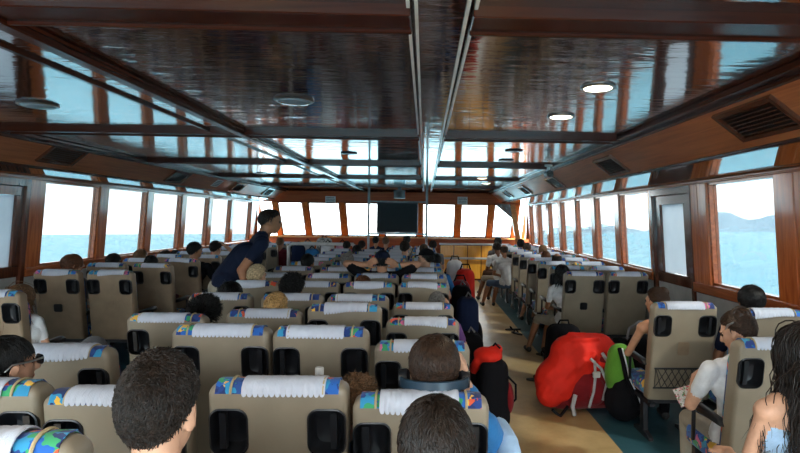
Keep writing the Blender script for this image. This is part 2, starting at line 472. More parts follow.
# ---- side walls: low wall, head rail, sill rail, posts, windows, doors
WIN = {1: [(-1.45, -.45), (-.2, .85), (1.05, 2.2), (2.45, 3.75), (4.22, 5.25), (6.66, 7.68), (7.88, 8.79), (8.99, 9.93), (10.13, 11.03), (11.23, 12.13), (12.33, 13.23), (13.43, 14.30)],
       -1: [(-1.45, -.45), (-.2, .85), (1.05, 2.2), (2.45, 3.6), (3.8, 4.75), (6.53, 7.62), (7.82, 8.9), (9.1, 10.15), (10.35, 11.4), (11.6, 12.7), (12.9, 14.15)]}
DOOR = {1: (5.62, 6.54), -1: (5.15, 6.24)}
TH = .09
wn = 0; tn = 0
for s, nm in ((-1, 'left'), (1, 'right')):
    d0, d1 = DOOR[s]
    def slab(z0, z1, y0, y1, t0=0, t1=TH):
        a, b = wx(s, z0), wx(s, z1)
        return [(a + s * t0, y0, z0), (a + s * t1, y0, z0), (a + s * t1, y1, z0), (a + s * t0, y1, z0),
                (b + s * t0, y0, z1), (b + s * t1, y0, z1), (b + s * t1, y1, z1), (b + s * t0, y1, z1)]
    m = MB().hexa(slab(0, SILL - .05, YB, d0 - .05)).hexa(slab(0, SILL - .05, d1 + .05, 15.45))
    m.build('wall_' + nm, 'white_panel')['kind'] = 'structure'
    for (y0, y1) in ((YB, d0 - .05), (d1 + .05, 14.7)):
        tn += 1
        struct(MB().hexa(slab(SILL - .10, SILL, y0, y1, -.035, TH)).build('trim_%d' % tn, 'rail_wood', bevel=.008, seg=1))
    tn += 1
    struct(MB().hexa(slab(HEAD - .01, HEAD + .05, YB, 14.75, -.03, TH)).hexa(slab(HEAD + .0, HEAD + .02, YB, 14.75, -.045, -.03)).build('trim_%d' % tn, 'rail_wood', bevel=.005, seg=1))
    # posts between the windows
    edges = []
    wl = WIN[s]
    for i, (y0, y1) in enumerate(wl):
        if i: edges.append((wl[i - 1][1], y0))
    edges += [(YB, wl[0][0]), (wl[-1][1], 14.62)]
    for (y0, y1) in edges:
        if y0 < d0 < y1:
            parts = [(y0, d0 - .03), (d1 + .03, y1)]
        else:
            parts = [(y0, y1)]
        for (a, b) in parts:
            tn += 1
            m = MB().hexa(slab(SILL - .02, HEAD + .02, a, b, -.012, TH))
            if b - a > .3:       # wide posts: two boards with a groove
                mid = (a + b) / 2
                m = MB().hexa(slab(SILL - .02, HEAD + .02, a, mid - .01, -.02, TH)).hexa(slab(SILL - .02, HEAD + .02, mid + .01, b, -.012, TH)).hexa(slab(SILL - .02, HEAD + .02, mid - .01, mid + .01, .0, TH))
            struct(m.build('trim_%d' % tn, 'post_wood', bevel=.006, seg=1))
    for (y0, y1) in wl:
        wn += 1
        g = .028
        m = MB().hexa(slab(SILL, SILL + g, y0, y1, .005, TH - .01)).hexa(slab(HEAD - g, HEAD, y0, y1, .005, TH - .01))
        m.hexa(slab(SILL, HEAD, y0, y0 + g, .005, TH - .01)).hexa(slab(SILL, HEAD, y1 - g, y1, .005, TH - .01))
        o = struct(m.build('window_%d' % wn, 'rail_wood'))
        MB().hexa(slab(SILL + g, HEAD - g, y0 + g, y1 - g, .045, .051)).build('pane', 'glass_tinted', o)
    # sliding door with a frosted pane
    dd = MB().hexa(slab(0, HEAD + .0, d0 - .05, d0 + .02, -.02, TH)).hexa(slab(0, HEAD, d1 - .02, d1 + .05, -.02, TH)).hexa(slab(HEAD - .09, HEAD, d0, d1, -.02, TH))
    do = struct(dd.build('door_%d' % (1 if s > 0 else 2), 'dark_post_wood', bevel=.006, seg=1))
    gw = .17 if s > 0 else .12
    lf = MB().hexa(slab(.03, 1.05, d0 + .02, d1 - .02, .02, .07))
    lf.build('lower_panel', 'white_panel', do)
    fr = MB().hexa(slab(.98, 1.10, d0 + .02, d1 - .02, .0, .08)).hexa(slab(1.88, 1.98, d0 + .02, d1 - .02, .01, .08))
    fr.hexa(slab(1.10, 1.88, d0 + .02, d0 + gw, .01, .08)).hexa(slab(1.10, 1.88, d1 - gw, d1 - .02, .01, .08))
    fr.build('door_leaf', 'dark_post_wood', do, bevel=.005, seg=1)
    MB().hexa(slab(1.10, 1.88, d0 + gw, d1 - gw, .04, .048)).build('pane', 'glass_frosted', do)

# ---- front wall: low wall, ledge, raked windows, header
FX = [-4.42, -4.03, -3.22, -2.23, -1.19, -.15, .90, 1.80, 2.50, 2.80]
YT, ZT, ZS = 14.86, 2.09, 1.17   # top of the raked windows


def fr_pt(x, z, off=0):          # point on the raked window plane, spreading a little towards the top
    t = (z - ZS) / (ZT - ZS)
    return (x, YF - (YF - YT) * t + off, z)


wf = struct(MB().box(-4.6, 2.95, YF, YF + .1, 0, ZS).build('wall_front', 'header_wood'))
MB().box(-4.45, 2.8, YT - .06, YT + .04, ZT, CEIL + .04).build('header_board', 'header_wood', wf)
tn += 1
struct(MB().box(-4.45, 2.8, YF - .32, YF + .06, ZS - .045, ZS).build('trim_%d' % tn, 'ledge_wood', bevel=.008, seg=1))
pw = .075
for i, x in enumerate(FX[1:-1]):
    tn += 1
    m = MB().hexa([fr_pt(x - pw, ZS, -.07), fr_pt(x - pw, ZS, .03), fr_pt(x + pw, ZS, .03), fr_pt(x + pw, ZS, -.07),
                   fr_pt(x - pw, ZT, -.07), fr_pt(x - pw, ZT, .03), fr_pt(x + pw, ZT, .03), fr_pt(x + pw, ZT, -.07)])
    struct(m.build('trim_%d' % tn, 'front_post_wood', bevel=.006, seg=1))
for i in range(1, len(FX) - 2):
    a, b = FX[i] + pw, FX[i + 1] - pw
    wn += 1
    g = .03
    m = MB()
    for (xa, xb, za, zb) in ((a, b, ZS, ZS + g), (a, b, ZT - g, ZT), (a, a + g, ZS, ZT), (b - g, b, ZS, ZT)):
        m.hexa([fr_pt(xa, za, -.04), fr_pt(xa, za, .02), fr_pt(xb, za, .02), fr_pt(xb, za, -.04),
                fr_pt(xa, zb, -.04), fr_pt(xa, zb, .02), fr_pt(xb, zb, .02), fr_pt(xb, zb, -.04)])
    o = struct(m.build('window_%d' % wn, 'dark_post_wood'))
    MB().hexa([fr_pt(a + g, ZS + g, -.012), fr_pt(a + g, ZS + g, -.006), fr_pt(b - g, ZS + g, -.006), fr_pt(b - g, ZS + g, -.012),
               fr_pt(a + g, ZT - g, -.012), fr_pt(a + g, ZT - g, -.006), fr_pt(b - g, ZT - g, -.006), fr_pt(b - g, ZT - g, -.012)]).build('pane', 'glass_front', o)
# corner boards closing the raked wedge at the sides: pane triangles with sloping posts
for s, xc, xn in ((-1, -4.42, -4.03), (1, 2.72, 2.50)):
    tn += 1
    xo = wx(s, 1.5)
    m = MB().hexa([(xo - .05, 14.62, ZS), (xo - .05, 14.74, ZS), (xo + .05, 14.74, ZS), (xo + .05, 14.62, ZS),
                   (xo - .05, 14.62, ZT), (xo - .05, 14.74, ZT), (xo + .05, 14.74, ZT), (xo + .05, 14.62, ZT)])
    struct(m.build('trim_%d' % tn, 'post_wood', bevel=.006, seg=1))
    tn += 1
    m = MB().hexa([(xo - .05, YF - .12, ZS), (xo - .05, YF, ZS), (xo + .05, YF, ZS), (xo + .05, YF - .12, ZS),
                   (xo - .05, YT - .12, ZT), (xo - .05, YT, ZT), (xo + .05, YT, ZT), (xo + .05, YT - .12, ZT)])
    struct(m.build('trim_%d' % tn, 'front_post_wood', bevel=.006, seg=1))
# aft end: posts and a header beam of the open doorway behind the camera
ab = struct(MB().box(-4.6, 2.9, YB - .1, YB, 2.20, CEIL + .1).build('wall_aft', 'header_wood'))
for x in (-4.5, -2.4, .9, 2.8):
    MB().box(x - .08, x + .08, YB - .1, YB, 0, 2.2).build('post', 'post_wood', ab)

# ---- outside: sea and far hills (the boat rides bow-up with a slight list)
sea = MB()
NS = 24
A, B = .0171, -.0252
R = 9000
sea.add([(x, y, A * x + B * y - 2.2) for x, y in ((-R, -R), (R, -R), (R, R), (-R, R))], [(0, 1, 2, 3)])
tag(sea.build('sea', 'sea_water'), 'wide pale blue sea outside the windows', 'sea', kind='stuff')


def mountain(label, px0, px1, prof, dist, mat='mountain_haze_tint'):
    """a far ridge standing on the sea at the given distance; prof = heights in metres along it"""
    m = MB(); n = 60; rows = 7
    d0, d1 = ray(px0, 225), ray(px1, 225)
    vs = []
    for i in range(n + 1):
        t = i / n; d = d0.lerp(d1, t); d.z = 0; d.normalize()
        k = t * (len(prof) - 1); a = int(min(k, len(prof) - 2)); hgt = prof[a] + (prof[a + 1] - prof[a]) * (k - a)
        hgt *= 1 + .18 * mnoise.noise((t * 14, dist * .01, 0))
        for j in range(rows):
            u = j / (rows - 1); q = d * (dist * (1 + .16 * u))
            hh = hgt * math.sin(PI * u) ** .8 * (1 + .15 * mnoise.noise((t * 25, u * 5, dist)))
            vs.append((q.x, q.y, A * q.x + B * q.y - 4 + hh))
    fs = [(i * rows + j, (i + 1) * rows + j, (i + 1) * rows + j + 1, i * rows + j + 1) for i in range(n) for j in range(rows - 1)]
    m.add(vs, fs)
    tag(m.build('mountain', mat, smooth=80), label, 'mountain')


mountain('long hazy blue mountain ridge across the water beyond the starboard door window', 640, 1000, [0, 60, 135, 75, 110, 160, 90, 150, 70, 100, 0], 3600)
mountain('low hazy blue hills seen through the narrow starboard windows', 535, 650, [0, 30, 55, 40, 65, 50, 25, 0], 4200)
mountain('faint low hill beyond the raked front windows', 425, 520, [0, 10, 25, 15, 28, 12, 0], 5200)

# ================================================================== CEILING FITTINGS
def downlight(px, py, lit, label):
    p = hit(px, py, (0, 0, CEIL), (0, 0, 1))
    t = empty('downlight', (p.x, p.y, CEIL), label=label, cat='light', group='ceiling downlights')
    MB().lathe([(.078, 0), (.094, 0), (.096, -.006), (.090, -.012), (.078, -.010)], n=28).build('ring', 'steel' if lit else 'dark_metal', t, smooth=30)
    MB().lathe([(.0, -.006), (.079, -.006), (.076, -.010), (.04, -.013), (0.001, -.014)], n=24).build('lens', 'downlight_lit' if lit else 'downlight_off', t, smooth=30)
    if lit:
        L = bpy.data.lights.new('downlight_lamp', 'SPOT'); L.energy = 16; L.color = (1, .86, .66); L.spot_size = 2.3; L.spot_blend = .6; L.shadow_soft_size = .06
        lo = bpy.data.objects.new('downlight_lamp', L); COL.objects.link(lo); lo.parent = t; lo.location = (0, 0, -.03)
    return t


downlight(598, 87, True, 'lit round ceiling downlight nearer the large starboard vent')
downlight(561, 116, True, 'lit round ceiling downlight just aft of the second beam')
for px, py, lab in ((514, 150.5, 'unlit dark downlight past the second ceiling beam to starboard'), (506, 160, 'unlit dark downlight close before the third beam to starboard'),
                    (349, 153, 'unlit dark downlight past the second beam to port'), (262, 173, 'unlit dark downlight in the port side ceiling strip')):
    downlight(px, py, False, lab)
for i in range(2):
    downlight(482 + i * 4, 178 + i * 5, True, 'small lit downlight far forward near the front windows')
# unseen downlights added behind the camera to brighten the cabin
for (x, y) in ((.95, .9), (.95, -.6), (-.85, .9), (-.85, -.6)):
    t = empty('downlight', (x, y, CEIL), label='added unseen downlight brightening the aft rows', cat='light', group='ceiling downlights')
    MB().lathe([(.078, 0), (.094, 0), (.096, -.006), (.090, -.012), (.078, -.010)], n=28).build('ring', 'steel', t, smooth=30)
    MB().lathe([(.0, -.006), (.079, -.006), (.076, -.010), (.04, -.013), (0.001, -.014)], n=24).build('lens', 'downlight_lit', t, smooth=30)
    L = bpy.data.lights.new('downlight_lamp', 'SPOT'); L.energy = 16; L.color = (1, .9, .75); L.spot_size = 2.3; L.spot_blend = .6; L.shadow_soft_size = .06
    lo = bpy.data.objects.new('downlight_lamp', L); COL.objects.link(lo); lo.parent = t; lo.location = (0, 0, -.03)
for px, py, lab in ((294, 99.5, 'flat grey oval dome lamp on the main port ceiling panel'), (38, 104, 'flat grey oval dome lamp on the outer port ceiling strip')):
    p = hit(px, py, (0, 0, CEIL), (0, 0, 1))
    t = empty('dome_lamp', (p.x, p.y, CEIL), label=lab, cat='light')
    MB().lathe([(.02, 0), (.120, 0), (.124, -.008), (.115, -.014), (.0, -.014)], n=32).build('base_ring', 'steel', t, smooth=30)
    MB().lathe([(.105, -.012), (.095, -.022), (.06, -.030), (.001, -.034)], n=28).build('cover', 'downlight_off', t, smooth=30)

# vents on the sloping duct covers
def on_duct(px, py):
    s = -1 if px < 425 else 1
    (xa, za), (xb, zb) = DUCT[s]
    d = Vector((xb - xa, 0, zb - za)).normalized()
    n = Vector((-d.z, 0, d.x))
    if n.x * s > 0: n = -n
    return hit(px, py, (xa, 0, za), n), d, n


def vent(px, py, L, H, label):
    p, d, n = on_duct(px, py)
    t = empty('air_vent', p, label=label, cat='vent', group='louvred air vents')
    M = Matrix((d, Vector((0, 1, 0)), n)).transposed()     # local x down the slope, y fore-aft, z out of the cover
    R = lambda x, y, z: M @ Vector((x, y, z))
    MB().box(-H / 2, H / 2, -L / 2, L / 2, -.002, .003).build('backing', 'vent_dark', t, fn=R)
    f = MB()
    for (x0, x1, y0, y1) in ((-H / 2 - .03, -H / 2, -L / 2 - .03, L / 2 + .03), (H / 2, H / 2 + .03, -L / 2 - .03, L / 2 + .03), (-H / 2, H / 2, -L / 2 - .03, -L / 2), (-H / 2, H / 2, L / 2, L / 2 + .03)):
        f.box(x0, x1, y0, y1, -.004, .022)
    f.build('frame', 'dark_post_wood', t, fn=R)
    ns = 7
    sl = MB().box(-.008, .008, -L / 2, L / 2, -.002, .002)
    S = Matrix.Rotation(.6, 3, 'Y')
    me = sl.mesh('slat', 'dark_post_wood', fn=lambda x, y, z: M @ (S @ Vector((x, y, z))))
    for k in range(ns):
        o = link('slat', me, t); o.location = M @ Vector((-H / 2 + H * (k + .5) / ns, 0, .012))
    return t


vent(757, 119, .52, .20, 'largest louvred vent on the starboard duct above the wide window')
vent(611, 165, .50, .20, 'louvred vent on the starboard duct above the window past the door')
for px, py in ((555, 182), (525, 190), (508, 194)):
    vent(px, py, .50, .20, 'small louvred vent on the far starboard duct')
vent(63, 155, .50, .20, 'louvred vent on the port duct above the port door post')
vent(178, 176.5, .50, .20, 'louvred vent on the port duct before the white notice')
for px, py in ((238, 187), (268, 191.5)):
    vent(px, py, .50, .20, 'small louvred vent on the far port duct')

# notices (far too small to read: rows of dark print)
def notice(p, xdir, ydir, w, h, label, rows=4):
    xdir, ydir = Vector(xdir).normalized(), Vector(ydir).normalized(); n = xdir.cross(ydir)
    M = Matrix((xdir, ydir, n)).transposed()
    R = lambda x, y, z: M @ Vector((x, y, z))
    t = empty('notice', p, label=label, cat='sign')
    MB().box(-w / 2, w / 2, -h / 2, h / 2, 0, .008).build('board', 'sign_white', t, fn=R)
    pm = MB()
    for r in range(rows):
        y = h * (.32 - .64 * r / (rows - 1))
        x = -w * .4
        while x < w * .36:
            l = random.uniform(.05, .14) * w
            pm.box(x, min(x + l, w * .42), y - h * .05, y + h * .05, .008, .0095); x += l + w * .03
    pm.build('print', 'sign_ink', t, fn=R)['kind'] = 'stuff'


p, d, n = on_duct(217, 183)
notice(p + n * .004, (0, 1, 0), -d, .3, .18, 'white notice on the port duct between two vents')
for px, py, lab in ((330.5, 200, 'small white notice on the header above the port front windows'), (462.5, 200.5, 'small white notice on the header above the starboard front windows')):
    p = at(px, py, YT - .065)
    notice(p, (1, 0, 0), (0, 0, 1), .27, .20, lab)

# dome camera and speaker on the ceiling
p = hit(536, 172, (0, 0, CEIL), (0, 0, 1))
t = empty('security_camera', (1.55, 6.9, CEIL - .038), label='small black bullet security camera under the starboard ceiling edge', cat='camera')
MB().lathe([(.05, 0), (.05, -.02), (.02, -.03), (.02, -.08), (.001, -.08)], n=16).build('mount', 'white_panel', t, smooth=30)
MB().tube([(0, .08, -.12), (0, -.09, -.12)], .045, 16).build('body', 'black_plastic', t, smooth=40)
MB().tube([(0, -.09, -.12), (0, -.10, -.12)], .033, 16).build('lens', 'black_gloss', t, smooth=40)

# ================================================================== FRONT OF THE CABIN
# television between two poles
YTV = 13.2
pl, pr = at(368.5, 230, YTV).x, at(426.5, 230, YTV).x
t = empty('pole_frame', ((pl + pr) / 2, YTV, 0), label='grey steel pole frame from floor to ceiling holding the screen', cat='frame')
hw = (pr - pl) / 2
for sx in (-1, 1): MB().tube([(sx * hw, 0, 0), (sx * hw, 0, CEIL)], .028, 12).build('pole', 'grey_paint', t, smooth=40)
zt, zb = at(400, 202.5, YTV).z, at(400, 233, YTV).z
for z in (zt + .02, zb - .02): MB().tube([(-hw, 0, z), (hw, 0, z)], .018, 10).build('crossbar', 'grey_paint', t, smooth=40)
xl, xr = at(377, 218, YTV).x, at(418, 218, YTV).x
t = empty('television', ((xl + xr) / 2, YTV - .05, (zt + zb) / 2), label='black flat television hung between the steel poles', cat='television')
W, H = (xr - xl) / 2, (zt - zb) / 2
MB().box(-W, W, -.02, .05, -H, H).build('case', 'black_plastic', t, bevel=.01)
MB().box(-W + .02, W - .02, -.026, -.02, -H + .03, H - .02).build('screen', 'screen_dark', t)
MB().box(-.05, .05, -.027, -.021, -H + .008, -H + .02).build('badge', 'steel', t)
p = at(399.5, 196.5, 13.4)
t = empty('loudspeaker', (p.x, 13.4, CEIL - .03), label='small black box loudspeaker above the television', cat='loudspeaker')
MB().box(-.14, .14, -.08, .1, -.22, -.02).build('cabinet', 'black_plastic', t, bevel=.015)
MB().tube([(0, -.085, -.12), (0, -.078, -.12)], .07, 20).build('cone', 'vent_dark', t)
MB().box(-.04, .04, -.02, .04, -.03, .03).build('bracket', 'dark_metal', t)

# counter at starboard front: six orange doors with a white rail
cx0, cx1 = .42, 2.3
YC = 15.0
t = empty('counter', ((cx0 + cx1) / 2, YC, 0), label='bright orange wooden counter under the front windows', cat='counter')
hw = (cx1 - cx0) / 2
MB().box(-hw, hw, .02, .18, .02, .98).build('carcass', 'dark_post_wood', t)
for k in range(5):
    x0 = -hw + 2 * hw * k / 5
    MB().box(x0 + .012, x0 + 2 * hw / 5 - .012, .0, .022, .06, .96).build('door', 'counter_wood', t, bevel=.005, seg=1)
MB().box(-hw - .02, hw + .02, -.03, .18, .98, 1.02).build('top', 'white_panel', t, bevel=.006, seg=1)
MB().tube([(-hw + .1, -.10, .62), (hw - .1, -.10, .62)], .03, 10).build('rail', 'white_panel', t, smooth=40)
for x in (-hw + .3, hw - .3): MB().tube([(x, -.10, .62), (x, .0, .62)], .015, 8).build('rail_bracket', 'steel', t)
# wooden partition at port front
t = empty('partition', (-3.0, 14.6, 0), label='low brown wooden partition at the port front', cat='partition')
MB().box(-.24, .24, 0, .05, 0, 1.02).build('panel', 'post_wood', t, bevel=.006, seg=1)
MB().box(-.27, .27, -.02, .07, 1.02, 1.06).build('cap', 'ledge_wood', t, bevel=.006, seg=1)
# diagonal brace with a gusset in the starboard front corner
t = empty('corner_brace', (2.28, 14.7, 1.0), label='pale wooden diagonal brace with a dark gusset in the starboard front corner', cat='brace')
MB().hexa([(.18, .0, .02), (.18, .12, .02), (.32, .12, .02), (.32, .0, .02), (-.02, -.1, 1.10), (-.02, .02, 1.10), (.12, .02, 1.10), (.12, -.1, 1.10)]).build('strut', 'ledge_wood', t, bevel=.006, seg=1)
MB().prism([(-.42, 1.10), (.0, 1.10), (.05, .72)], -.02, .03).build('gusset', 'dark_post_wood', t)
# ================================================================== SEATS
SW, STOP = .47, 1.085


def lean(x, y, z):              # backrests lean: the foot of the back stands forward of its top
    return (x, y + (STOP - z) * .15, z)


def over_top(t, o, r=.045, D=.105):
    """(y, z) along the rear face, over the top and down the front; t = distance from where the curve starts"""
    if t < 0: return (-o, STOP - r + t)
    L = PI / 2 * (r + o)
    if t < L:
        a = t / (r + o); return (r - (r + o) * math.cos(a), STOP - r + (r + o) * math.sin(a))
    t -= L; M = D - 2 * r
    if t < M: return (r + t, STOP + o)
    t -= M
    if t < L:
        a = t / (r + o); return (D - r + (r + o) * math.sin(a), STOP - r + (r + o) * math.cos(a))
    t -= L
    return (D + o, STOP - r - t)


def boolean_shell():
    levels = []                   # (z, inset in x, inset in y): a stack of rounded rectangles
    for k in range(4): a = PI / 2 * k / 3; levels.append((.34 + .02 * (1 - math.cos(a)), .02 * (1 - math.sin(a)), .02 * (1 - math.sin(a))))
    levels += [(.5, 0, 0), (.7, 0, 0), (.9, 0, 0)]
    for k in range(8):
        a = PI / 2 * k / 7 * .985; levels.append((STOP - .045 + .044 * math.sin(a), .050 * (1 - math.cos(a)), .0445 * (1 - math.cos(a))))
    vs, fs = [], []
    for z, ix, iy in levels:
        w_, d_ = SW - 2 * ix, .105 - 2 * iy
        vs += [(x, y + .0525, z) for x, y in rrect(w_, d_, min(.022, d_ * .45), 4)]
    n = 20
    for i in range(len(levels) - 1): fs += [(i * n + k, i * n + (k + 1) % n, (i + 1) * n + (k + 1) % n, (i + 1) * n + k) for k in range(n)]
    fs += [tuple(range(n - 1, -1, -1)), tuple((len(levels) - 1) * n + k for k in range(n))]
    o = link('tmp', MB().add(vs, fs).mesh('seat_back_shell', ['seat_shell']))
    cut = MB()
    for s in (-1, 1):
        cut.prism(rrect(.130, .160, .036, 5, s * (SW / 2 - .069), STOP - .168), -.05, .075)
    c = link('tmpc', cut.mesh('cut', ['seat_shell']))
    md = o.modifiers.new('b', 'BOOLEAN'); md.object = c; md.operation = 'DIFFERENCE'; md.solver = 'EXACT'
    dg = bpy.context.evaluated_depsgraph_get()
    res = bpy.data.meshes.new_from_object(o.evaluated_get(dg))
    bpy.data.objects.remove(o); bpy.data.objects.remove(c)
    for v in res.vertices: v.co = lean(*v.co)
    for p in res.polygons: p.use_smooth = True
    res.set_sharp_from_angle(angle=math.radians(35))
    return res


def drape(w, rear, front, off, nx, mats, hem=None, name='drape', wob=0):
    """a sheet laid over the top of the backrest, from the rear face to the front; hem(u) adds to the rear drop"""
    r = .045; D = .105
    path = lambda t: over_top(t, off)
    L2 = PI * (r + off) + D - 2 * r
    vs, fs = [], []; rows = 14
    for i in range(nx + 1):
        u = i / nx; x = -w / 2 + w * u
        a = -(rear + (hem(u) if hem else 0))
        for j in range(rows + 1):
            t = a + (L2 + front - a) * (j / rows) ** 1.0
            y, z = path(t)
            dz = wob * mnoise.noise((u * 9, j * .8, w * 10))
            vs.append((x, y - abs(dz) * (1 if t < .05 else 0), z + (abs(dz) if 0 <= t <= L2 else 0)))
    for i in range(nx):
        for j in range(rows):
            fs.append((i * (rows + 1) + j, (i + 1) * (rows + 1) + j, (i + 1) * (rows + 1) + j + 1, i * (rows + 1) + j + 1))
    m = MB().add(vs, fs)
    me = m.mesh(name, mats, fn=lean)
    # give the sheet its thickness
    bm = bmesh.new(); bm.from_mesh(me); bmesh.ops.solidify(bm, geom=bm.faces[:], thickness=.0025); bm.to_mesh(me); bm.free()
    for p in me.polygons: p.use_smooth = True
    me.set_sharp_from_angle(angle=math.radians(50))
    return me


def scallop(u):
    k = u * 15; f = k - math.floor(k)
    return .012 * math.sqrt(max(0, 1 - (2 * f - 1) ** 2))


SM = {}
SM['back_shell'] = boolean_shell()
m = MB()
SM['fabric_cover'] = drape(SW - .055, -.010, .32, .004, 12, ['seat_fabric'], name='fabric_cover')
SM['headrest_cloth'] = drape(.28, -.012, .12, .009, 90, ['white_cloth'], hem=scallop, name='headrest_cloth', wob=.004)


def crumple(seed):
    me = drape(.27, -.010, .12, .012, 90, ['white_cloth'], hem=lambda u: scallop(u) + .010 * math.sin(u * 3 + seed), name='headrest_cloth', wob=.006)
    return me


CLOTHS = [SM['headrest_cloth']] + [crumple(k) for k in (0.5, 2.2, 4.0)]
PIPE = []
for s in (-1, 1):
    pipe = MB()
    x = s * .155
    pts = [lean(x, *over_top(q, .006)) for q in [.010 + .012 * k for k in range(24)]]
    pipe.tube(pts, .0045, 6)
    PIPE.append(pipe.mesh('piping', ['piping'], smooth=60))
# black plastic handle bowls set into the shell
def bowl(s):
    m = MB(); cx, cz = s * (SW / 2 - .069), STOP - .168
    rings = [(.132, .162, .037, .012), (.132, .162, .037, -.003), (.122, .152, .033, -.005), (.112, .142, .03, .03), (.09, .115, .032, .055), (.03, .05, .014, .066)]
    vs, fs = [], []
    for (w_, h_, r_, y_) in rings:
        vs += [(x, y_, z) for x, z in rrect(w_, h_, r_, 5, cx, cz)]
    n = 24
    for i in range(len(rings) - 1):
        fs += [(i * n + k, i * n + (k + 1) % n, (i + 1) * n + (k + 1) % n, (i + 1) * n + k) for k in range(n)]
    fs.append(tuple((len(rings) - 1) * n + k for k in range(n)))
    m.add(vs, fs)
    # grip bar across the bowl
    m.box(cx + s * .012, cx + s * .034, .006, .03, cz - .062, cz + .062)
    return m.mesh('handle_bowl', ['black_plastic'], smooth=40, fn=lean)


SM['handle_bowl_l'], SM['handle_bowl_r'] = bowl(-1), bowl(1)
c = MB().prism(rrect(SW - .02, .12, .04, 4, 0, .40), .14, .60)
SM['seat_cushion'] = c.mesh('seat_cushion', ['seat_fabric'], bevel=.03, seg=3, smooth=50)
SM['back_cushion'] = MB().prism(rrect(SW - .05, .60, .05, 4, 0, .70), .10, .155).mesh('back_cushion', ['seat_fabric'], bevel=.02, seg=2, smooth=50, fn=lean)
am = {}
for s in (-1, 1):
    x = s * (SW / 2 + .004)
    a = MB().prism([(.14, .60), (.17, .635), (.50, .645), (.54, .62), (.54, .60), (.50, .595)], x - .02, x + .02, 'X')
    a.tube([(x, .46, .60), (x, .47, .40)], .013, 8)
    am[s] = a.mesh('armrest', ['black_plastic'], bevel=.008, seg=1, smooth=50)
ped = MB()
SM['base_frame'] = MB().box(-.21, .21, .17, .21, .30, .34).box(-.21, .21, .50, .54, .30, .34).box(-.20, -.16, .15, .56, .28, .31).box(.16, .20, .15, .56, .28, .31).mesh('base_frame', ['dark_metal'])
leg = MB().prism([(.20, .0), (.50, .0), (.50, .025), (.38, .05), (.37, .28), (.31, .28), (.30, .05), (.20, .025)], -.018, .018, 'X').mesh('leg', ['dark_metal'])
SM['pad'] = MB().prism(rrect(.085, .085, .018, 4, .0, STOP - .40), -.012, .004).mesh('rubber_pad', ['black_plastic'], bevel=.004, seg=1, fn=lean)
bk = MB().prism(rrect(.085, .10, .014, 4, .0, STOP - .34), -.005, .002)
for dx in (-1, 1):
    for dz in (-1, 1): bk.tube([(dx * .026, -.008, STOP - .34 + dz * .032), (dx * .026, .0, STOP - .34 + dz * .032)], .007, 8)
SM['bracket'] = bk.mesh('table_bracket', ['seat_shell_worn'], fn=lean)
net = MB()
for k in range(9):
    u = k / 8
    net.tube([(-.20 + .40 * u, -.014, STOP - .64), (-.20 + .40 * max(0, min(1, u + .22)), -.014, STOP - .49)], .003, 4, caps=False)
    net.tube([(-.20 + .40 * u, -.014, STOP - .64), (-.20 + .40 * max(0, min(1, u - .22)), -.014, STOP - .49)], .003, 4, caps=False)
net.tube([(-.21, -.014, STOP - .49), (.21, -.014, STOP - .49)], .007, 6).tube([(-.21, -.014, STOP - .64), (.21, -.014, STOP - .64)], .006, 6)
SM['net'] = net.mesh('net_pocket', ['black_plastic'], fn=lean)
SEATN = 0


def seat(x, y, label, group, rz=0.0, extras=(), zs=1.0, cloth=None, recline=None, worn=False):
    """y = depth of the rear face at the top of the back"""
    global SEATN
    SEATN += 1
    t = empty('passenger_seat', (x, y, 0), rz, label=label, cat='seat', group=group)
    t.scale = (1, 1, zs)
    rc = random.uniform(-.015, .03) if recline is None else recline
    for nm, me in (('back_shell', SM['back_shell']), ('fabric_cover', SM['fabric_cover']), ('piping', PIPE[0]), ('piping', PIPE[1]),
                   ('handle_bowl', SM['handle_bowl_l']), ('handle_bowl', SM['handle_bowl_r']), ('back_cushion', SM['back_cushion'])):
        o = link(nm, me, t)
        if worn and nm == 'back_shell':
            o.material_slots[0].link = 'OBJECT'; o.material_slots[0].material = MATS['seat_shell_worn']
    o = link('headrest_cloth', CLOTHS[random.choice([0, 0, 0, 1, 2, 3]) if cloth is None else cloth], t)
    o.location = (random.uniform(-.03, .03), 0, 0)
    link('seat_cushion', SM['seat_cushion'], t); link('base_frame', SM['base_frame'], t)
    for s in (-1, 1): link('armrest', am[s], t)
    for s in (-1, 1): link('leg', leg, t).location = (s * .17, 0, 0)
    for e in extras:
        nm = {'pad': 'rubber_pad', 'bracket': 'table_bracket', 'net': 'net_pocket'}[e]
        link(nm, SM[e], t)
    return t


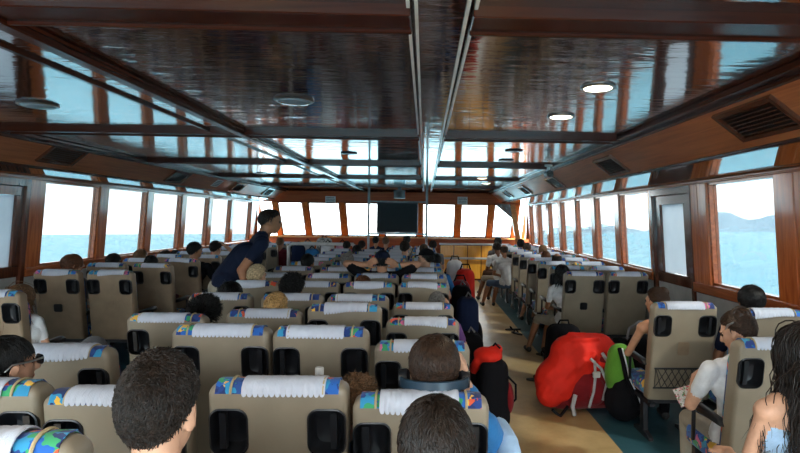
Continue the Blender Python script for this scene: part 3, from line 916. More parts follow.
CX = [-1.555, -1.01, -.505, -.005]
ROWS = [1.87, 2.70, 3.48, 4.22, 5.05, 5.80] + [6.55 + .76 * k for k in range(8)]
NAMES = ['first', 'second', 'third', 'fourth']
ZS = {(0, 0): 1.02, (0, 2): 1.03, (0, 3): .985, (1, 1): 1.05, (1, 2): 1.045, (1, 3): .985, (2, 0): .99, (2, 2): 1.035, (2, 3): .955, (3, 3): .945}
OFF = {(0, 0): (.03, 0), (0, 1): (-.02, -.02), (0, 2): (.012, 0), (1, 0): (-.08, -.22), (1, 1): (.02, 0), (2, 0): (-.01, -.12)}
for r, y in enumerate(ROWS):
    for c, x in enumerate(CX):
        if c < 2 and y > 10.5: continue          # the luggage corner takes the port half here
        lab = 'tan-backed passenger seat in the middle block forward of the standing man'
        grp = 'forward middle seats'
        if r < 5:
            who = {(0, 0): 'port aisle seat behind the dark-haired man with sunglasses', (0, 1): 'seat right in front of the man with cropped dark hair',
                   (0, 2): 'seat with a lace-edged white cloth beside a clear water bottle', (0, 3): 'starboard aisle seat behind the traveller with headphones',
                   (1, 0): 'port aisle seat behind a grey cap', (1, 1): 'seat behind the blonde ponytail, one row aft of it', (1, 2): 'seat in line ahead of the water bottle',
                   (1, 3): 'starboard aisle seat ahead of the traveller with headphones',
                   (2, 0): 'port aisle seat behind the tousled black hair', (2, 1): 'seat directly behind the blonde ponytail', (2, 2): 'seat two rows ahead of the water bottle',
                   (2, 3): 'starboard aisle seat behind the purple sleeve', (3, 0): 'port aisle seat behind the sleek black hair', (3, 1): 'seat behind the curly black hair',
                   (3, 2): 'seat three rows ahead of the water bottle', (3, 3): 'starboard aisle seat behind the buzz-cut man',
                   (4, 0): 'port aisle seat behind the pale blonde head', (4, 1): 'seat ahead of the curly black hair', (4, 2): 'seat behind the low brown head',
                   (4, 3): 'starboard aisle seat aft of the man in plaid'}[(r, c)]
            lab = 'tan ' + who; grp = 'aft middle seats'
        dy = random.uniform(-.02, .03) if r else 0
        ox, oy = OFF.get((r, c), (0, 0))
        seat(x + ox, y + dy + oy, lab, grp, cloth=(0 if (r, c) in ((0, 2), (1, 2)) else None), zs=ZS.get((r, c), 1.0))
# the row the nearest two men sit in, and the tall seat beside it
seat(-.985, 1.18, 'tan seat beside the cropped dark-haired man, with crumpled headrest cloth', 'aftmost middle seats', zs=1.10, cloth=2, rz=.05)
seat(-.505, 1.04, 'tan seat under the cropped dark-haired man', 'aftmost middle seats')
seat(-.005, 1.04, 'tan seat under the man with wavy brown hair', 'aftmost middle seats')

LX = [-3.87, -3.32]
LROWS = [4.27, 5.88] + [6.78 + .80 * k for k in range(9)]
for r, y in enumerate(LROWS):
    for c, x in enumerate(LX):
        lab = 'tan seat in the port window block under the window row'; grp = 'port window seats'
        ex = ()
        if r == 0: lab = ['tan port window seat behind the door gap', 'tan seat behind the woman with long hair in white'][c]
        if r == 1:
            lab = ['tan seat behind the auburn head by the port door, one black square pad', 'tan seat with a bracket plate beside the auburn head seat'][c]; ex = [('pad',), ('bracket',)][c]
        if r == 2: lab = ['tan port window seat behind a dark head', 'tan seat of the passenger in dark red'][c]; ex = [(), ('bracket',)][c]
        if r == 3: lab = ['tan port window seat behind a light brown head', 'tan seat behind the man in a black shirt'][c]
        seat(x, y, lab, grp, extras=ex, worn=(r < 5))
RX = [1.86, 2.37]
RROWS = [2.72, 3.96] + [6.30 + .76 * k for k in range(10)]
for r, y in enumerate(RROWS):
    for c, x in enumerate(RX):
        lab = 'tan seat in the starboard window block forward of the luggage'; grp = 'starboard window seats'
        ex = ()
        if r == 0: lab = ['tan seat behind the reader in a white shirt', 'tan starboard window seat beside the reader'][c]
        if r == 1:
            lab = ['tan seat with bracket plate and net pocket behind the woman in black', 'tan starboard window seat behind the black-haired head'][c]; ex = [('bracket', 'net'), ('bracket',)][c]
        if r == 2: lab = ['tan seat beside the red backpack, with one black square pad', 'tan starboard window seat just forward of the door'][c]; ex = [('pad',), ()][c]
        seat(x + {(0, 0): -.03, (1, 0): .06, (1, 1): .0}.get((r, c), 0), y - (.30 if (r, c) == (1, 1) else 0), lab, grp, extras=ex)
# ================================================================== PEOPLE
def skin_mat(name, c): return plain(name, c, .5, var=.10, vscale=25, bump=.05, bscale=200, spec=.35)


def fabric(name, c, var=.12): return plain(name, c, .85, var=var, vscale=14, bump=.25, bscale=90, spec=.15, sheen=.1 if max(c) > .1 else 0)


def hair_mat(name, c): return plain(name, c, .40, var=.5, vscale=60, spec=.35)


for nm, c in (('skin_light', (.62, .34, .22)), ('skin_mid', (.50, .25, .145)), ('skin_tan', (.36, .165, .088)), ('skin_dark', (.20, .090, .050))): skin_mat(nm, c)
for nm, c in (('cloth_navy', (.012, .020, .055)), ('cloth_black', (.005, .005, .007)), ('cloth_white', (.72, .73, .75)), ('cloth_paleblue', (.36, .52, .72)),
              ('cloth_blue', (.03, .17, .42)), ('cloth_grey', (.15, .15, .16)), ('cloth_purple', (.12, .05, .20)), ('cloth_darkred', (.12, .012, .022)),
              ('cloth_teal', (.03, .20, .26)), ('cloth_khaki', (.36, .32, .25)), ('cloth_denim', (.06, .10, .18)), ('cloth_green', (.11, .30, .035)),
              ('cloth_red', (.72, .022, .010)), ('cloth_maroon', (.20, .010, .014)), ('cloth_silver', (.45, .45, .46)), ('cloth_pink', (.62, .30, .42)), ('cloth_brown', (.10, .05, .03))): fabric(nm, c)
fabric('cloth_midnight', (.009, .014, .034))
plain('cloth_red', (.72, .022, .010), .7, var=.12, bump=.9, bscale=9, spec=.25)
for nm, c in (('hair_black', (.005, .0045, .0045)), ('hair_darkbrown', (.014, .0075, .0045)), ('hair_brown', (.040, .019, .010)), ('hair_auburn', (.13, .048, .020)),
              ('hair_lightbrown', (.20, .11, .055)), ('hair_blonde', (.46, .28, .11)), ('hair_paleblonde', (.52, .40, .24)), ('hair_grey', (.22, .21, .20))): hair_mat(nm, c)
plain('eye_dark', (.02, .015, .012), .2); plain('lip', (.40, .13, .10), .5); plain('sole', (.03, .03, .03), .7)
SKIN, SHIRT, PANTS, SHOE, EYE, LIP = range(6)


def cap(p0, p1, r0, r1, tg): return ('c', Vector(p0), Vector(p1), r0, r1, tg)


def ell(c, r, tg, M=None): return ('e', Vector(c), Vector(r), M or Matrix.Identity(3), None, tg)


def head_prims(hc, Rh):
    """head about 0.23 m tall around centre hc, facing +y of Rh"""
    T = lambda *p: Vector(hc) + Rh @ Vector(p)
    L = [ell(T(0, -.012, .022), (.076, .097, .093), SKIN, Rh), ell(T(0, .022, -.035), (.060, .072, .080), SKIN, Rh),
         ell(T(0, .052, -.085), (.034, .032, .028), SKIN, Rh),
         cap(T(0, .088, .012), T(0, .108, -.028), .010, .015, SKIN), cap(T(-.012, .098, -.031), T(.012, .098, -.031), .009, .009, SKIN)]
    for s in (-1, 1):
        L.append(ell(T(s * .079, -.008, -.012), (.008, .020, .033), SKIN, Rh @ Matrix.Rotation(s * -.3, 3, 'Z')))
        L.append(ell(T(s * .079, .0, -.036), (.008, .011, .012), SKIN, Rh))
        L.append(ell(T(s * .031, .079, .006), (.014, .012, .008), EYE, Rh))
        L.append(cap(T(s * .018, .086, .026), T(s * .044, .078, .027), .007, .005, SKIN))
    L.append(cap(T(-.018, .088, -.062), T(.018, .088, -.062), .007, .007, LIP))
    return L


def hand_prims(wr, d, up, curl=.5, s=1):
    """palm and five fingers: d = direction of the hand, up = back of the hand, s = thumb side"""
    wr = Vector(wr); d = Vector(d).normalized(); up = Vector(up); up = (up - d * up.dot(d)).normalized(); side = d.cross(up) * s
    L = []
    for k in range(4):
        o = (k - 1.5) * .020
        a = wr + d * .02 + side * o * .7; b = wr + d * .085 + side * o
        L.append(cap(a, b, .014, .012, SKIN))
        ln = (.070, .082, .078, .060)[3 - k]
        m = b + (d * math.cos(curl * .6) - up * math.sin(curl * .6)) * ln * .5
        e = m + (d * math.cos(curl * 1.5) - up * math.sin(curl * 1.5)) * ln * .5
        L += [cap(b, m, .0100, .0090, SKIN), cap(m, e, .0090, .0078, SKIN)]
    tb = wr + d * .025 + side * .030
    tm = tb + (d * .7 + side * .6 - up * .2).normalized() * .045
    te = tm + (d * .9 + side * .1 - up * .3).normalized() * .032
    L += [cap(tb, tm, .013, .011, SKIN), cap(tm, te, .011, .009, SKIN)]
    return L


def arm_prims(sh, el, wr, sleeve=.55, hd=None, up=(0, 0, 1), curl=.6, s=1, fat=1.0):
    sh, el, wr = Vector(sh), Vector(el), Vector(wr)
    L = [cap(sh, el, .047 * fat, .037 * fat, SKIN), cap(el, wr, .038 * fat, .026, SKIN)]
    if sleeve > 0:
        q = sh.lerp(el, min(1, sleeve)); L.append(cap(sh, q, .060 * fat, .052 * fat, SHIRT))
    if sleeve > 1:
        L.append(cap(el, el.lerp(wr, .9), .050 * fat, .036, SHIRT))
    L += hand_prims(wr, hd if hd is not None else (wr - el), up, curl, s)
    return L


def sdist(pr, P):
    if pr[0] == 'c':
        a, b = np.array(pr[1]), np.array(pr[2]); ab = b - a; L = max(1e-9, ab @ ab)
        t = np.clip(((P - a) @ ab) / L, 0, 1)
        return np.linalg.norm(P - (a + t[:, None] * ab), axis=1) - (pr[3] + (pr[4] - pr[3]) * t)
    c, r, M = np.array(pr[1]), np.array(pr[2]), np.array(pr[3])
    q = (P - c) @ M; k0 = np.linalg.norm(q / r, axis=1); k1 = np.linalg.norm(q / (r * r), axis=1)
    return k0 * (k0 - 1) / np.maximum(k1, 1e-9)


def fuse(name, prims, voxel=.0085, keep=.45):
    """fuse overlapping volumes into one continuous skin and colour it by the nearest volume"""
    m = MB()
    for p in prims:
        if p[0] == 'c':
            a, b, r0, r1 = p[1], p[2], p[3], p[4]
            d = (b - a).normalized() if (b - a).length > 1e-6 else Vector((0, 0, 1))
            pts, rr = [], []
            for k in range(4): t = PI / 2 * (k / 4 + .06); pts.append(a - d * r0 * math.cos(t)); rr.append(r0 * math.sin(t))
            pts.append(a); rr.append(r0); pts.append(b); rr.append(r1)
            for k in range(3, -1, -1): t = PI / 2 * (k / 4 + .06); pts.append(b + d * r1 * math.cos(t)); rr.append(r1 * math.sin(t))
            m.tube(pts, rr, 12)
        else:
            m.ell(p[1], p[2], p[3])
    me = m.mesh(name, [])
    o = link('tmp', me)
    r = o.modifiers.new('r', 'REMESH'); r.mode = 'VOXEL'; r.voxel_size = voxel
    sm = o.modifiers.new('s', 'SMOOTH'); sm.iterations = 3; sm.factor = .5
    dc = o.modifiers.new('d', 'DECIMATE'); dc.ratio = keep
    res = bpy.data.meshes.new_from_object(o.evaluated_get(bpy.context.evaluated_depsgraph_get()))
    bpy.data.objects.remove(o)
    n = len(res.polygons)
    C = np.empty(n * 3); res.polygons.foreach_get('center', C); C = C.reshape(-1, 3)
    D = np.stack([sdist(p, C) - (.004 if p[-1] in (EYE, LIP, SHIRT) else 0) for p in prims])
    tg = np.array([p[-1] for p in prims])[D.argmin(0)]
    for k in range(6): res.materials.append(None)
    res.polygons.foreach_set('material_index', tg.astype(np.int32))
    for p in res.polygons: p.use_smooth = True
    res.update()
    return res


def rot(yaw=0, pitch=0, roll=0):     # pitch > 0 looks down
    return Matrix.Rotation(yaw, 3, 'Z') @ Matrix.Rotation(-pitch, 3, 'X') @ Matrix.Rotation(roll, 3, 'Y')


def seated(head=(0, 0, 0), lean_=(0, 0), arms='lap', top='tee', female=False, legs='front', fine=False, bare=False):
    """sitting figure facing +y, hips at the origin's plan, feet on z = 0, head top about 1.32"""
    lx, ly = lean_
    hc = Vector((lx * 1.25, -.06 + ly * 1.25, 1.205)); Rh = rot(*head)
    ch = Vector((lx * .55, -.05 + ly * .5, .85)); nb = Vector((lx, -.075 + ly, 1.035))
    L = head_prims(hc, Rh)
    L.append(cap(nb + Vector((0, -.005, -.02)), hc + Vector((0, -.02, -.05)), .056 if not female else .047, .052 if not female else .044, SKIN))
    T = SHIRT
    sw = .185 if not female else .165
    L += [ell((0, 0, .53), (.165, .125, .11), PANTS), cap((-.07, 0, .56), (.07, 0, .56), .115, .115, T),
          cap((0, -.01, .58), ch, .135, .140, T), cap(ch + Vector((-.07, 0, .02)), ch + Vector((.07, 0, .02)), .112, .112, T),
          cap(nb + Vector((-.11, .005, -.05)), nb + Vector((.11, .005, -.05)), .064, .064, SKIN if bare else T),
          cap(nb + Vector((-.05, .0, -.015)), nb + Vector((.05, 0, -.015)), .052, .052, SKIN if bare else T)]
    if bare:
        L.append(cap(ch + Vector((-.07, -.0, .08)), ch + Vector((.07, .0, .08)), .105, .105, SKIN))
    if female:
        for s in (-1, 1): L.append(ell(ch + Vector((s * .065, .095, .02)), (.058, .055, .058), T))
    for s in (-1, 1):
        if legs == 'front': kn, an = Vector((s * .115, .44, .50)), Vector((s * .11, .44, .085))
        elif legs == 'aisle': kn, an = Vector((-.26 + s * .09, .36, .50)), Vector((-.36 + s * .11, .40, .085))
        L += [cap((s * .09, .0, .50), kn, .088, .062, PANTS)]
        if legs == 'aisle':
            L += [cap(kn, kn.lerp(an, .12), .062, .058, PANTS), cap(kn, kn.lerp(an, .45), .052, .054, SKIN), cap(kn.lerp(an, .35), an, .054, .034, SKIN)]
        else:
            L += [cap(kn, an, .062, .048, PANTS)]
        L += [cap(an + Vector((0, -.03, -.045)), an + Vector((s * .02, .15, -.052)), .038, .032, SHOE), cap(an, an + Vector((0, .0, -.04)), .036, .036, SHOE if legs == 'front' else SKIN)]
    fat = 1.0 if not female else .85
    sl = {'tee': .55, 'long': 1.2, 'bare': 0}[top]
    for s in (-1, 1):
        sh = nb + Vector((s * sw, .0, -.06))
        if bare: L.append(cap(sh, sh + Vector((-s * .06, 0, .005)), .052, .058, SKIN))
        a = arms if isinstance(arms, str) else arms[0 if s < 0 else 1]
        if a == 'lap': L += arm_prims(sh, sh + Vector((s * .05, .06, -.26)), (s * .12, .28, .655), sl, (-s * .25, 1, -.1), (0, 0, 1), .5, s, fat)
        elif a == 'rest': L += arm_prims(sh, sh + Vector((s * .09, .10, -.25)), (s * .25, .36, .69), sl, (-s * .05, 1, -.05), (0, 0, 1), .6, s, fat)
        elif a == 'ear':      # hand raised to the ear
            w_ = hc + Rh @ Vector((s * .115, .035, -.075))
            L += arm_prims(sh, sh + Vector((s * .11, .13, -.24)), w_, sl, Rh @ Vector((-s * .05, -.25, 1)), Vector((s, 0, .1)), .7, s, fat)
        elif a == 'crown':    # hand laid on the side of the head
            w_ = hc + Rh @ Vector((s * .150, .035, .035))
            L += arm_prims(sh, sh + Vector((s * .21, .10, .05)), w_, sl, Rh @ Vector((-s * .8, -.3, .75)), Vector((s * .5, 0, 1)), .7, s, fat)
        elif a == 'behind':   # hands clasped behind the head, elbows out, shoulders raised
            sh = sh + Vector((0, 0, .075)); w_ = hc + Vector((s * .155, -.03, -.035))
            L.append(cap(nb + Vector((0, -.01, -.02)), sh + Vector((-s * .01, 0, -.02)), .085, .075, SHIRT))
            L += arm_prims(sh, sh + Vector((s * .175, -.02, .13)), w_, .7, (-s * .55, -.45, .35), (s * .3, -1, .3), .6, -s, fat * 1.1)
        elif a == 'hold':     # both forearms raised to hold something in front of the chest
            L += arm_prims(sh, sh + Vector((s * .07, .10, -.25)), (s * .11, .36, .80), sl, (-s * .45, .8, .25), (s * .7, 0, .5), .9, s, fat)
    return L, hc, Rh


HC = {}


def body_mesh(key, **kw):
    if key not in HC:
        L, hc, Rh = seated(**kw)
        HC[key] = (fuse('body_' + key, L), hc, Rh)
    return HC[key]


# ------------------------------------------------------------------ hair
def hair_mesh(name, n=1200, length=.04, lift=.35, comb=(0, -.3, -1), jitter=.35, grav=0.0, curl=0.0, rad=.0035, steps=4, infl=1.0, seed=1,
              bald=None, region=None, sides=3, capoff=1.035, fringe=.2, hug=.9, mass=None):
    g = np.random.default_rng(seed)
    ctr = np.array([0, -.012, .022]); R = np.array([.076, .097, .093]) * 1.0
    def inside(u):
        ok = u[:, 2] > np.maximum(-.72, -.34 + 1.05 * (u[:, 1] + fringe - .2) + .25 * np.abs(u[:, 0]))
        if bald is not None:
            ok &= ~((u[:, 2] > bald) )
        if region is not None: ok &= region(u)
        return ok
    u = g.normal(size=(n * 4, 3)); u /= np.linalg.norm(u, axis=1)[:, None]
    u = u[inside(u)][:n]; n = len(u)
    p = ctr + u * R * 1.0
    nn = u / R; nn /= np.linalg.norm(nn, axis=1)[:, None]
    cb = np.array(comb, float) + g.normal(size=(n, 3)) * jitter
    if comb[2] < -.5:   # whorl: fall away from the crown
        cr = np.array([0, -.35, .93]); away = u - cr * (u @ cr)[:, None]; cb = cb * .45 + away * 1.0
    tg = cb - nn * (cb * nn).sum(1)[:, None]; tg /= np.linalg.norm(tg, axis=1)[:, None] + 1e-9
    ln = length * g.uniform(.7, 1.15, n) if np.isscalar(length) else length(u) * g.uniform(.8, 1.12, n)
    d = tg * (1 - lift) + nn * lift; d /= np.linalg.norm(d, axis=1)[:, None]
    pts = [p.copy()]; ph = g.uniform(0, 6.28, n); st = ln / (steps - 1)
    for k in range(1, steps):
        w = g.normal(size=(n, 3)) * .12
        w += curl * np.stack([np.cos(ph + k * 1.9), np.sin(ph + k * 1.9), np.cos(ph * 2 + k * 1.3)], 1)
        d = d + w; d[:, 2] -= grav
        if hug:
            n2 = (pts[-1] - ctr) / R ** 2; n2 /= np.linalg.norm(n2, axis=1)[:, None]
            k2 = hug * (pts[-1][:, 2] > -.05)
            d = d - n2 * (np.maximum(0, (d * n2).sum(1)) * k2)[:, None]
        d /= np.linalg.norm(d, axis=1)[:, None]
        q = pts[-1] + d * st[:, None]
        e = (q - ctr) / (R * (1.05 + .10 * infl * min(1, k / 3)))
        l = np.linalg.norm(e, axis=1); push = l < 1
        q[push] = ctr + (q - ctr)[push] / l[push][:, None]
        # keep long hair off the neck and shoulders
        low = q[:, 2] < -.10
        if low.any():
            rr = np.hypot(q[:, 0], q[:, 1] + .03); lim = .075 + .12 * np.clip((-.13 - q[:, 2]) / .1, 0, 1) * (np.abs(q[:, 0]) > .0)
            lim = np.where(q[:, 1] < 0, np.minimum(lim, .11), lim)
            k_ = low & (rr < lim); sc = np.where(k_, lim / np.maximum(rr, 1e-6), 1)
            q[:, 0] *= sc; q[:, 1] = (q[:, 1] + .03) * sc - .03
        pts.append(q)
    P = np.stack(pts, 1)                              # n, steps, 3
    V = []; Fc = []
    tdir = np.gradient(P, axis=1); tdir /= np.linalg.norm(tdir, axis=2)[:, :, None] + 1e-9
    ref = nn[:, None, :] + .01; a = np.cross(tdir, ref); a /= np.linalg.norm(a, axis=2)[:, :, None] + 1e-9; b = np.cross(tdir, a)
    prof = np.linspace(1, .0, steps) ** .6 * rad; prof[-1] = rad * .12
    rings = []
    for k in range(sides):
        t = 2 * PI * k / sides
        rings.append(P + (a * math.cos(t) + b * math.sin(t)) * prof[None, :, None])
    Vv = np.stack(rings, 2).reshape(-1, 3)            # strand, step, side
    base = np.arange(n)[:, None] * (steps * sides)
    F_ = []
    for s_ in range(steps - 1):
        for k in range(sides):
            k2 = (k + 1) % sides
            F_.append(np.concatenate([base + s_ * sides + k, base + s_ * sides + k2, base + (s_ + 1) * sides + k2, base + (s_ + 1) * sides + k], 1))
    F_ = np.concatenate(F_)
    # scalp layer under the strands
    m = MB(); nu, nv = 28, 18
    cv, cf, idx = [], [], {}
    grid = np.array([[math.sin(PI * j / nv) * math.cos(2 * PI * k / nu), math.sin(PI * j / nv) * math.sin(2 * PI * k / nu), math.cos(PI * j / nv)] for j in range(nv + 1) for k in range(nu)])
    ins = inside(grid)
    for j in range(nv):
        for k in range(nu):
            q = (j * nu + k, (j + 1) * nu + k, (j + 1) * nu + (k + 1) % nu, j * nu + (k + 1) % nu)
            if all(ins[i] for i in q): cf.append(q)
    cvv = ctr + grid * R * capoff
    off = len(Vv)
    verts = np.concatenate([Vv, cvv]); faces = F_.tolist() + [tuple(i + off for i in q) for q in cf]
    if mass:
        mm = MB().ell(mass[0], mass[1], nu=20, nv=14); o2 = len(verts)
        verts = np.concatenate([verts, np.array(mm.v)]); faces = faces + [tuple(i + o2 for i in q) for q in mm.f]
    me = bpy.data.meshes.new(name); me.from_pydata(verts.tolist(), [], faces)
    bm = bmesh.new(); bm.from_mesh(me); bmesh.ops.delete(bm, geom=[v for v in bm.verts if not v.link_faces], context='VERTS'); bm.to_mesh(me); bm.free()
    for p_ in me.polygons: p_.use_smooth = True
    me.materials.append(None)
    return me


def bun_mesh(name, r=.045, n=160, seed=3):
    g = random.Random(seed); m = MB()
    for i in range(n):
        a = Vector((g.gauss(0, 1), g.gauss(0, 1), g.gauss(0, 1))).normalized(); b = a.cross(Vector((g.gauss(0, 1), g.gauss(0, 1), g.gauss(0, 1)))).normalized()
        q = r * g.uniform(.7, 1.0); t0 = g.uniform(0, 6); m.tube([(a * math.cos(t0 + t * .5) + b * math.sin(t0 + t * .5)) * q * (1 + .12 * math.sin(t + i)) for t in range(6)], [.003, .006, .007, .007, .005, .001], 4)
    m.ell((0, 0, 0), (r * .75,) * 3)
    me = m.mesh(name, [], smooth=80); me.materials.append(None); return me


HAIR = {
    'crop_near': lambda: hair_mesh('hair', 7500, .024, .16, jitter=.9, curl=.35, rad=.0030, seed=1, fringe=.25, infl=.7, hug=.45, capoff=1.05),
    'wavy_near': lambda: hair_mesh('hair', 4800, .065, .10, jitter=.7, curl=.32, grav=.03, rad=.0048, steps=8, seed=2, infl=1.3, fringe=.2, capoff=1.08, hug=.65),
    'thick_near': lambda: hair_mesh('hair', 4600, .08, .10, jitter=.55, curl=.24, grav=.10, rad=.0046, steps=7, seed=3, infl=1.2, capoff=1.07, hug=.7),
    'black_near': lambda: hair_mesh('hair', 3600, .045, .1, jitter=.45, rad=.0032, seed=4, infl=.4, capoff=1.04),
    'spiky': lambda: hair_mesh('hair', 1800, .085, .45, comb=(-.4, .3, .3), jitter=.5, rad=.0055, steps=5, seed=5, curl=.15, hug=.2),
    'curly': lambda: hair_mesh('hair', 1900, .07, .5, jitter=.7, curl=.75, rad=.0055, steps=6, seed=6, infl=1.4, hug=.3),
    'sleek': lambda: hair_mesh('hair', 1700, .20, .08, grav=.25, jitter=.12, rad=.005, steps=8, seed=7, infl=.6, mass=((0, -.045, -.045), (.078, .062, .105))),
    'bob': lambda: hair_mesh('hair', 1700, .14, .08, grav=.25, jitter=.15, rad=.0055, steps=7, seed=8, infl=.8, mass=((0, -.045, -.02), (.082, .066, .09))),
    'tied': lambda: hair_mesh('hair', 2200, .10, .06, comb=(0, -1.2, .15), jitter=.35, curl=.15, rad=.0050, steps=7, seed=9, infl=.9, hug=.8, capoff=1.06),
    'long': lambda: hair_mesh('hair', 2600, .42, .10, grav=.35, jitter=.2, curl=.12, rad=.0055, steps=12, seed=10, infl=.9, mass=((0, -.06, -.11), (.080, .055, .17))),
    'longcurly': lambda: hair_mesh('hair', 6500, .46, .20, grav=.36, jitter=.4, curl=.42, rad=.0038, steps=18, seed=12, infl=1.1, hug=.5, mass=((0, -.062, -.12), (.092, .060, .19))),
    'short': lambda: hair_mesh('hair', 1000, .035, .22, jitter=.6, rad=.0055, seed=13, infl=.6, capoff=1.05, hug=.6),
    'short2': lambda: hair_mesh('hair', 900, .050, .15, jitter=.6, curl=.2, rad=.006, seed=14, infl=.9, capoff=1.05, hug=.6),
    'standcrop': lambda: hair_mesh('hair', 2400, .020, .15, jitter=.7, rad=.0033, seed=21, infl=.2, fringe=.36, capoff=1.02),
    'buzz': lambda: hair_mesh('hair', 2600, .009, .5, jitter=.5, rad=.0022, steps=3, seed=15, capoff=1.012),
    'balding': lambda: hair_mesh('hair', 900, .022, .2, jitter=.4, rad=.004, seed=16, bald=.62, capoff=1.02, infl=.3),
}
HM = {}


def get_hair(k):
    if k not in HM: HM[k] = HAIR[k]()
    return HM[k]


def mset(o, names):
    for i, nme in enumerate(names):
        o.material_slots[i].link = 'OBJECT'; o.material_slots[i].material = MATS[nme]


PEOPLE = []


def person(px, py_top, Y, label, key, kw, hair='short', hcol='hair_darkbrown', skin='skin_mid', shirt='cloth_grey', pants='cloth_denim', shoe='sole',
           group=None, rz=0.0, wide=1.0, head_scale=1.0, zoff=0.0, sitz=None):
    """px, py_top = top of the head in the photograph, Y = depth of the head"""
    me, hc, Rh = body_mesh(key, **kw)
    p = at(px, py_top, Y)
    top = hc.z + .118 + .012
    sc = (p.z + zoff) / top
    off = Matrix.Rotation(rz, 3, 'Z') @ Vector((hc.x * sc, hc.y * sc, 0))
    t = empty('person', (p.x - off.x, Y - off.y, 0), rz, label=label, cat='person', group=group)
    t.scale = (sc * wide, sc * wide, sc)
    b = link('body', me, t); mset(b, [skin, shirt, pants, shoe, 'eye_dark', 'lip'])
    M = Matrix.Translation(hc) @ Rh.to_4x4()
    if hair:
        h = link('hair', get_hair(hair), t); mset(h, [hcol]); h.matrix_local = M
    t['_hc'] = 0; del t['_hc']
    PEOPLE.append(t)
    return t, M, hc, Rh


def extra(t, name, mb, mat, M, **kw):
    o = mb.build(name, mat, t, **kw); o.matrix_local = M; return o


def cap_part(t, M, mat, bill=True, back=False):
    m = MB(); g = []
    prof = [(.1001 * math.cos(a), .088 * math.sin(a)) for a in [PI / 2 * k / 7 for k in range(8)]]
    m.lathe([(r * .84 if r > .001 else .001, z + .035) for r, z in prof], n=24)
    vs = [(x, y * 1.24 - .012, z) for x, y, z in m.v]; m.v = vs
    o = extra(t, 'cap', m, mat, M, smooth=60)
    if bill:
        s = -1 if back else 1
        b = MB(); pts = []
        for k in range(13):
            a = PI * (k / 12); pts.append((.078 * math.cos(a), s * (.075 + .075 * math.sin(a) ** .8)))
        n = len(pts)
        b.add([(x, y, .040 - .25 * (x * x) * 8 * .3 - .02 * ((abs(y) - .075) / .075)) for x, y in pts] + [(x, y, .046 - .25 * (x * x) * 8 * .3 - .02 * ((abs(y) - .075) / .075)) for x, y in pts],
              [tuple(range(n)), tuple(range(2 * n - 1, n - 1, -1))] + [(i, (i + 1) % n, n + (i + 1) % n, n + i) for i in range(n)])
        bo = b.build('bill', mat, o, smooth=60)
    return o


SIT = dict()
def K(**kw): return kw


# --- nearest row: two men seen from behind
person(160, 346, 1.20, 'man with thick cropped dark brown hair, sitting beside the tall crumpled-cloth seat', 'near', K(head=(-.12, .03, .02)), 'crop_near', 'hair_darkbrown', 'skin_light', 'cloth_grey', wide=.87)
person(437, 397, 1.22, 'man with wavy brown hair just behind the traveller with headphones', 'near2', K(head=(.1, .12, -.04)), 'wavy_near', 'hair_darkbrown', 'skin_light', 'cloth_white', wide=.95)
# --- traveller with headphones
t, M, hc, Rh = person(434, 334, 2.06, 'traveller in blue with big headphones round the back of thick brown hair', 'phones',
                      K(head=(.0, .10, 0), arms=('rest', 'ear'), top='long', lean_=(.02, .0)), 'thick_near', 'hair_brown', 'skin_light', 'cloth_blue', wide=1.10)
band = MB(); pts = []
for k in range(15):
    a = PI * k / 14; pts.append((.118 * math.cos(a), -.02 - .112 * math.sin(a), -.05))
bd = MB(); vs = []; fs = []
for (x, y, z) in pts:
    q = Vector((x, y + .02, 0)).normalized()
    vs += [(x - q.x * .006, y - q.y * .006, z - .020), (x + q.x * .006, y + q.y * .006, z - .020), (x + q.x * .006, y + q.y * .006, z + .020), (x - q.x * .006, y - q.y * .006, z + .020)]
for i in range(len(pts) - 1):
    for k in range(4): fs.append((i * 4 + k, i * 4 + (k + 1) % 4, (i + 1) * 4 + (k + 1) % 4, (i + 1) * 4 + k))
fs += [(3, 2, 1, 0), tuple(len(vs) - 4 + k for k in range(4))]
bd.add(vs, fs)
hp = empty('headphones', t.location, label='blue-black headphones worn behind the neck of the traveller in blue', cat='headphones'); hp.scale = t.scale
b = bd.build('headband', 'black_gloss', hp, bevel=.003, seg=1, smooth=40); b.matrix_local = M
plain('headphone_blue', (.018, .045, .075), .3)
b.data.materials[0] = MATS['headphone_blue']
for s in (-1, 1):
    o = MB().tube([(s * .098, .0, -.045), (s * .128, .0, -.045)], [.040, .036], 20).build('ear_cup', 'black_plastic', hp, smooth=40, bevel=.004); o.matrix_local = M
    o2 = MB().tube([(s * .088, .0, -.045), (s * .100, .0, -.045)], [.030, .038], 18).build('ear_pad', 'cloth_black', o, smooth=40)
# hood of the jacket lying on the shoulders
hood = MB().tube([(-.14, .06, -.17), (-.13, -.04, -.15), (-.07, -.11, -.155), (0, -.125, -.16), (.07, -.11, -.155), (.13, -.04, -.15), (.14, .06, -.17)], [.02, .04, .05, .052, .05, .04, .02], 12)
extra(t, 'hood', hood, 'cloth_navy', M, smooth=60)
# pale blue shirt hung over the aisle armrest
p0 = at(505, 430, 2.12)
j = empty('shirt', (.30, 2.10, .44), label='pale blue shirt bundled over the aisle armrest beside the traveller with headphones', cat='shirt')
sh = fuse('shirt_bundle', [ell((0, .05, .20), (.075, .16, .18), 1), ell((.02, -.03, .33), (.06, .10, .10), 1), ell((.03, .10, .08), (.085, .16, .12), 1), cap((.02, -.04, .40), (.0, .04, .43), .045, .04, 1)], .012, .5)
o = link('folded_cloth', sh, j); mset(o, ['cloth_paleblue'] * 6)

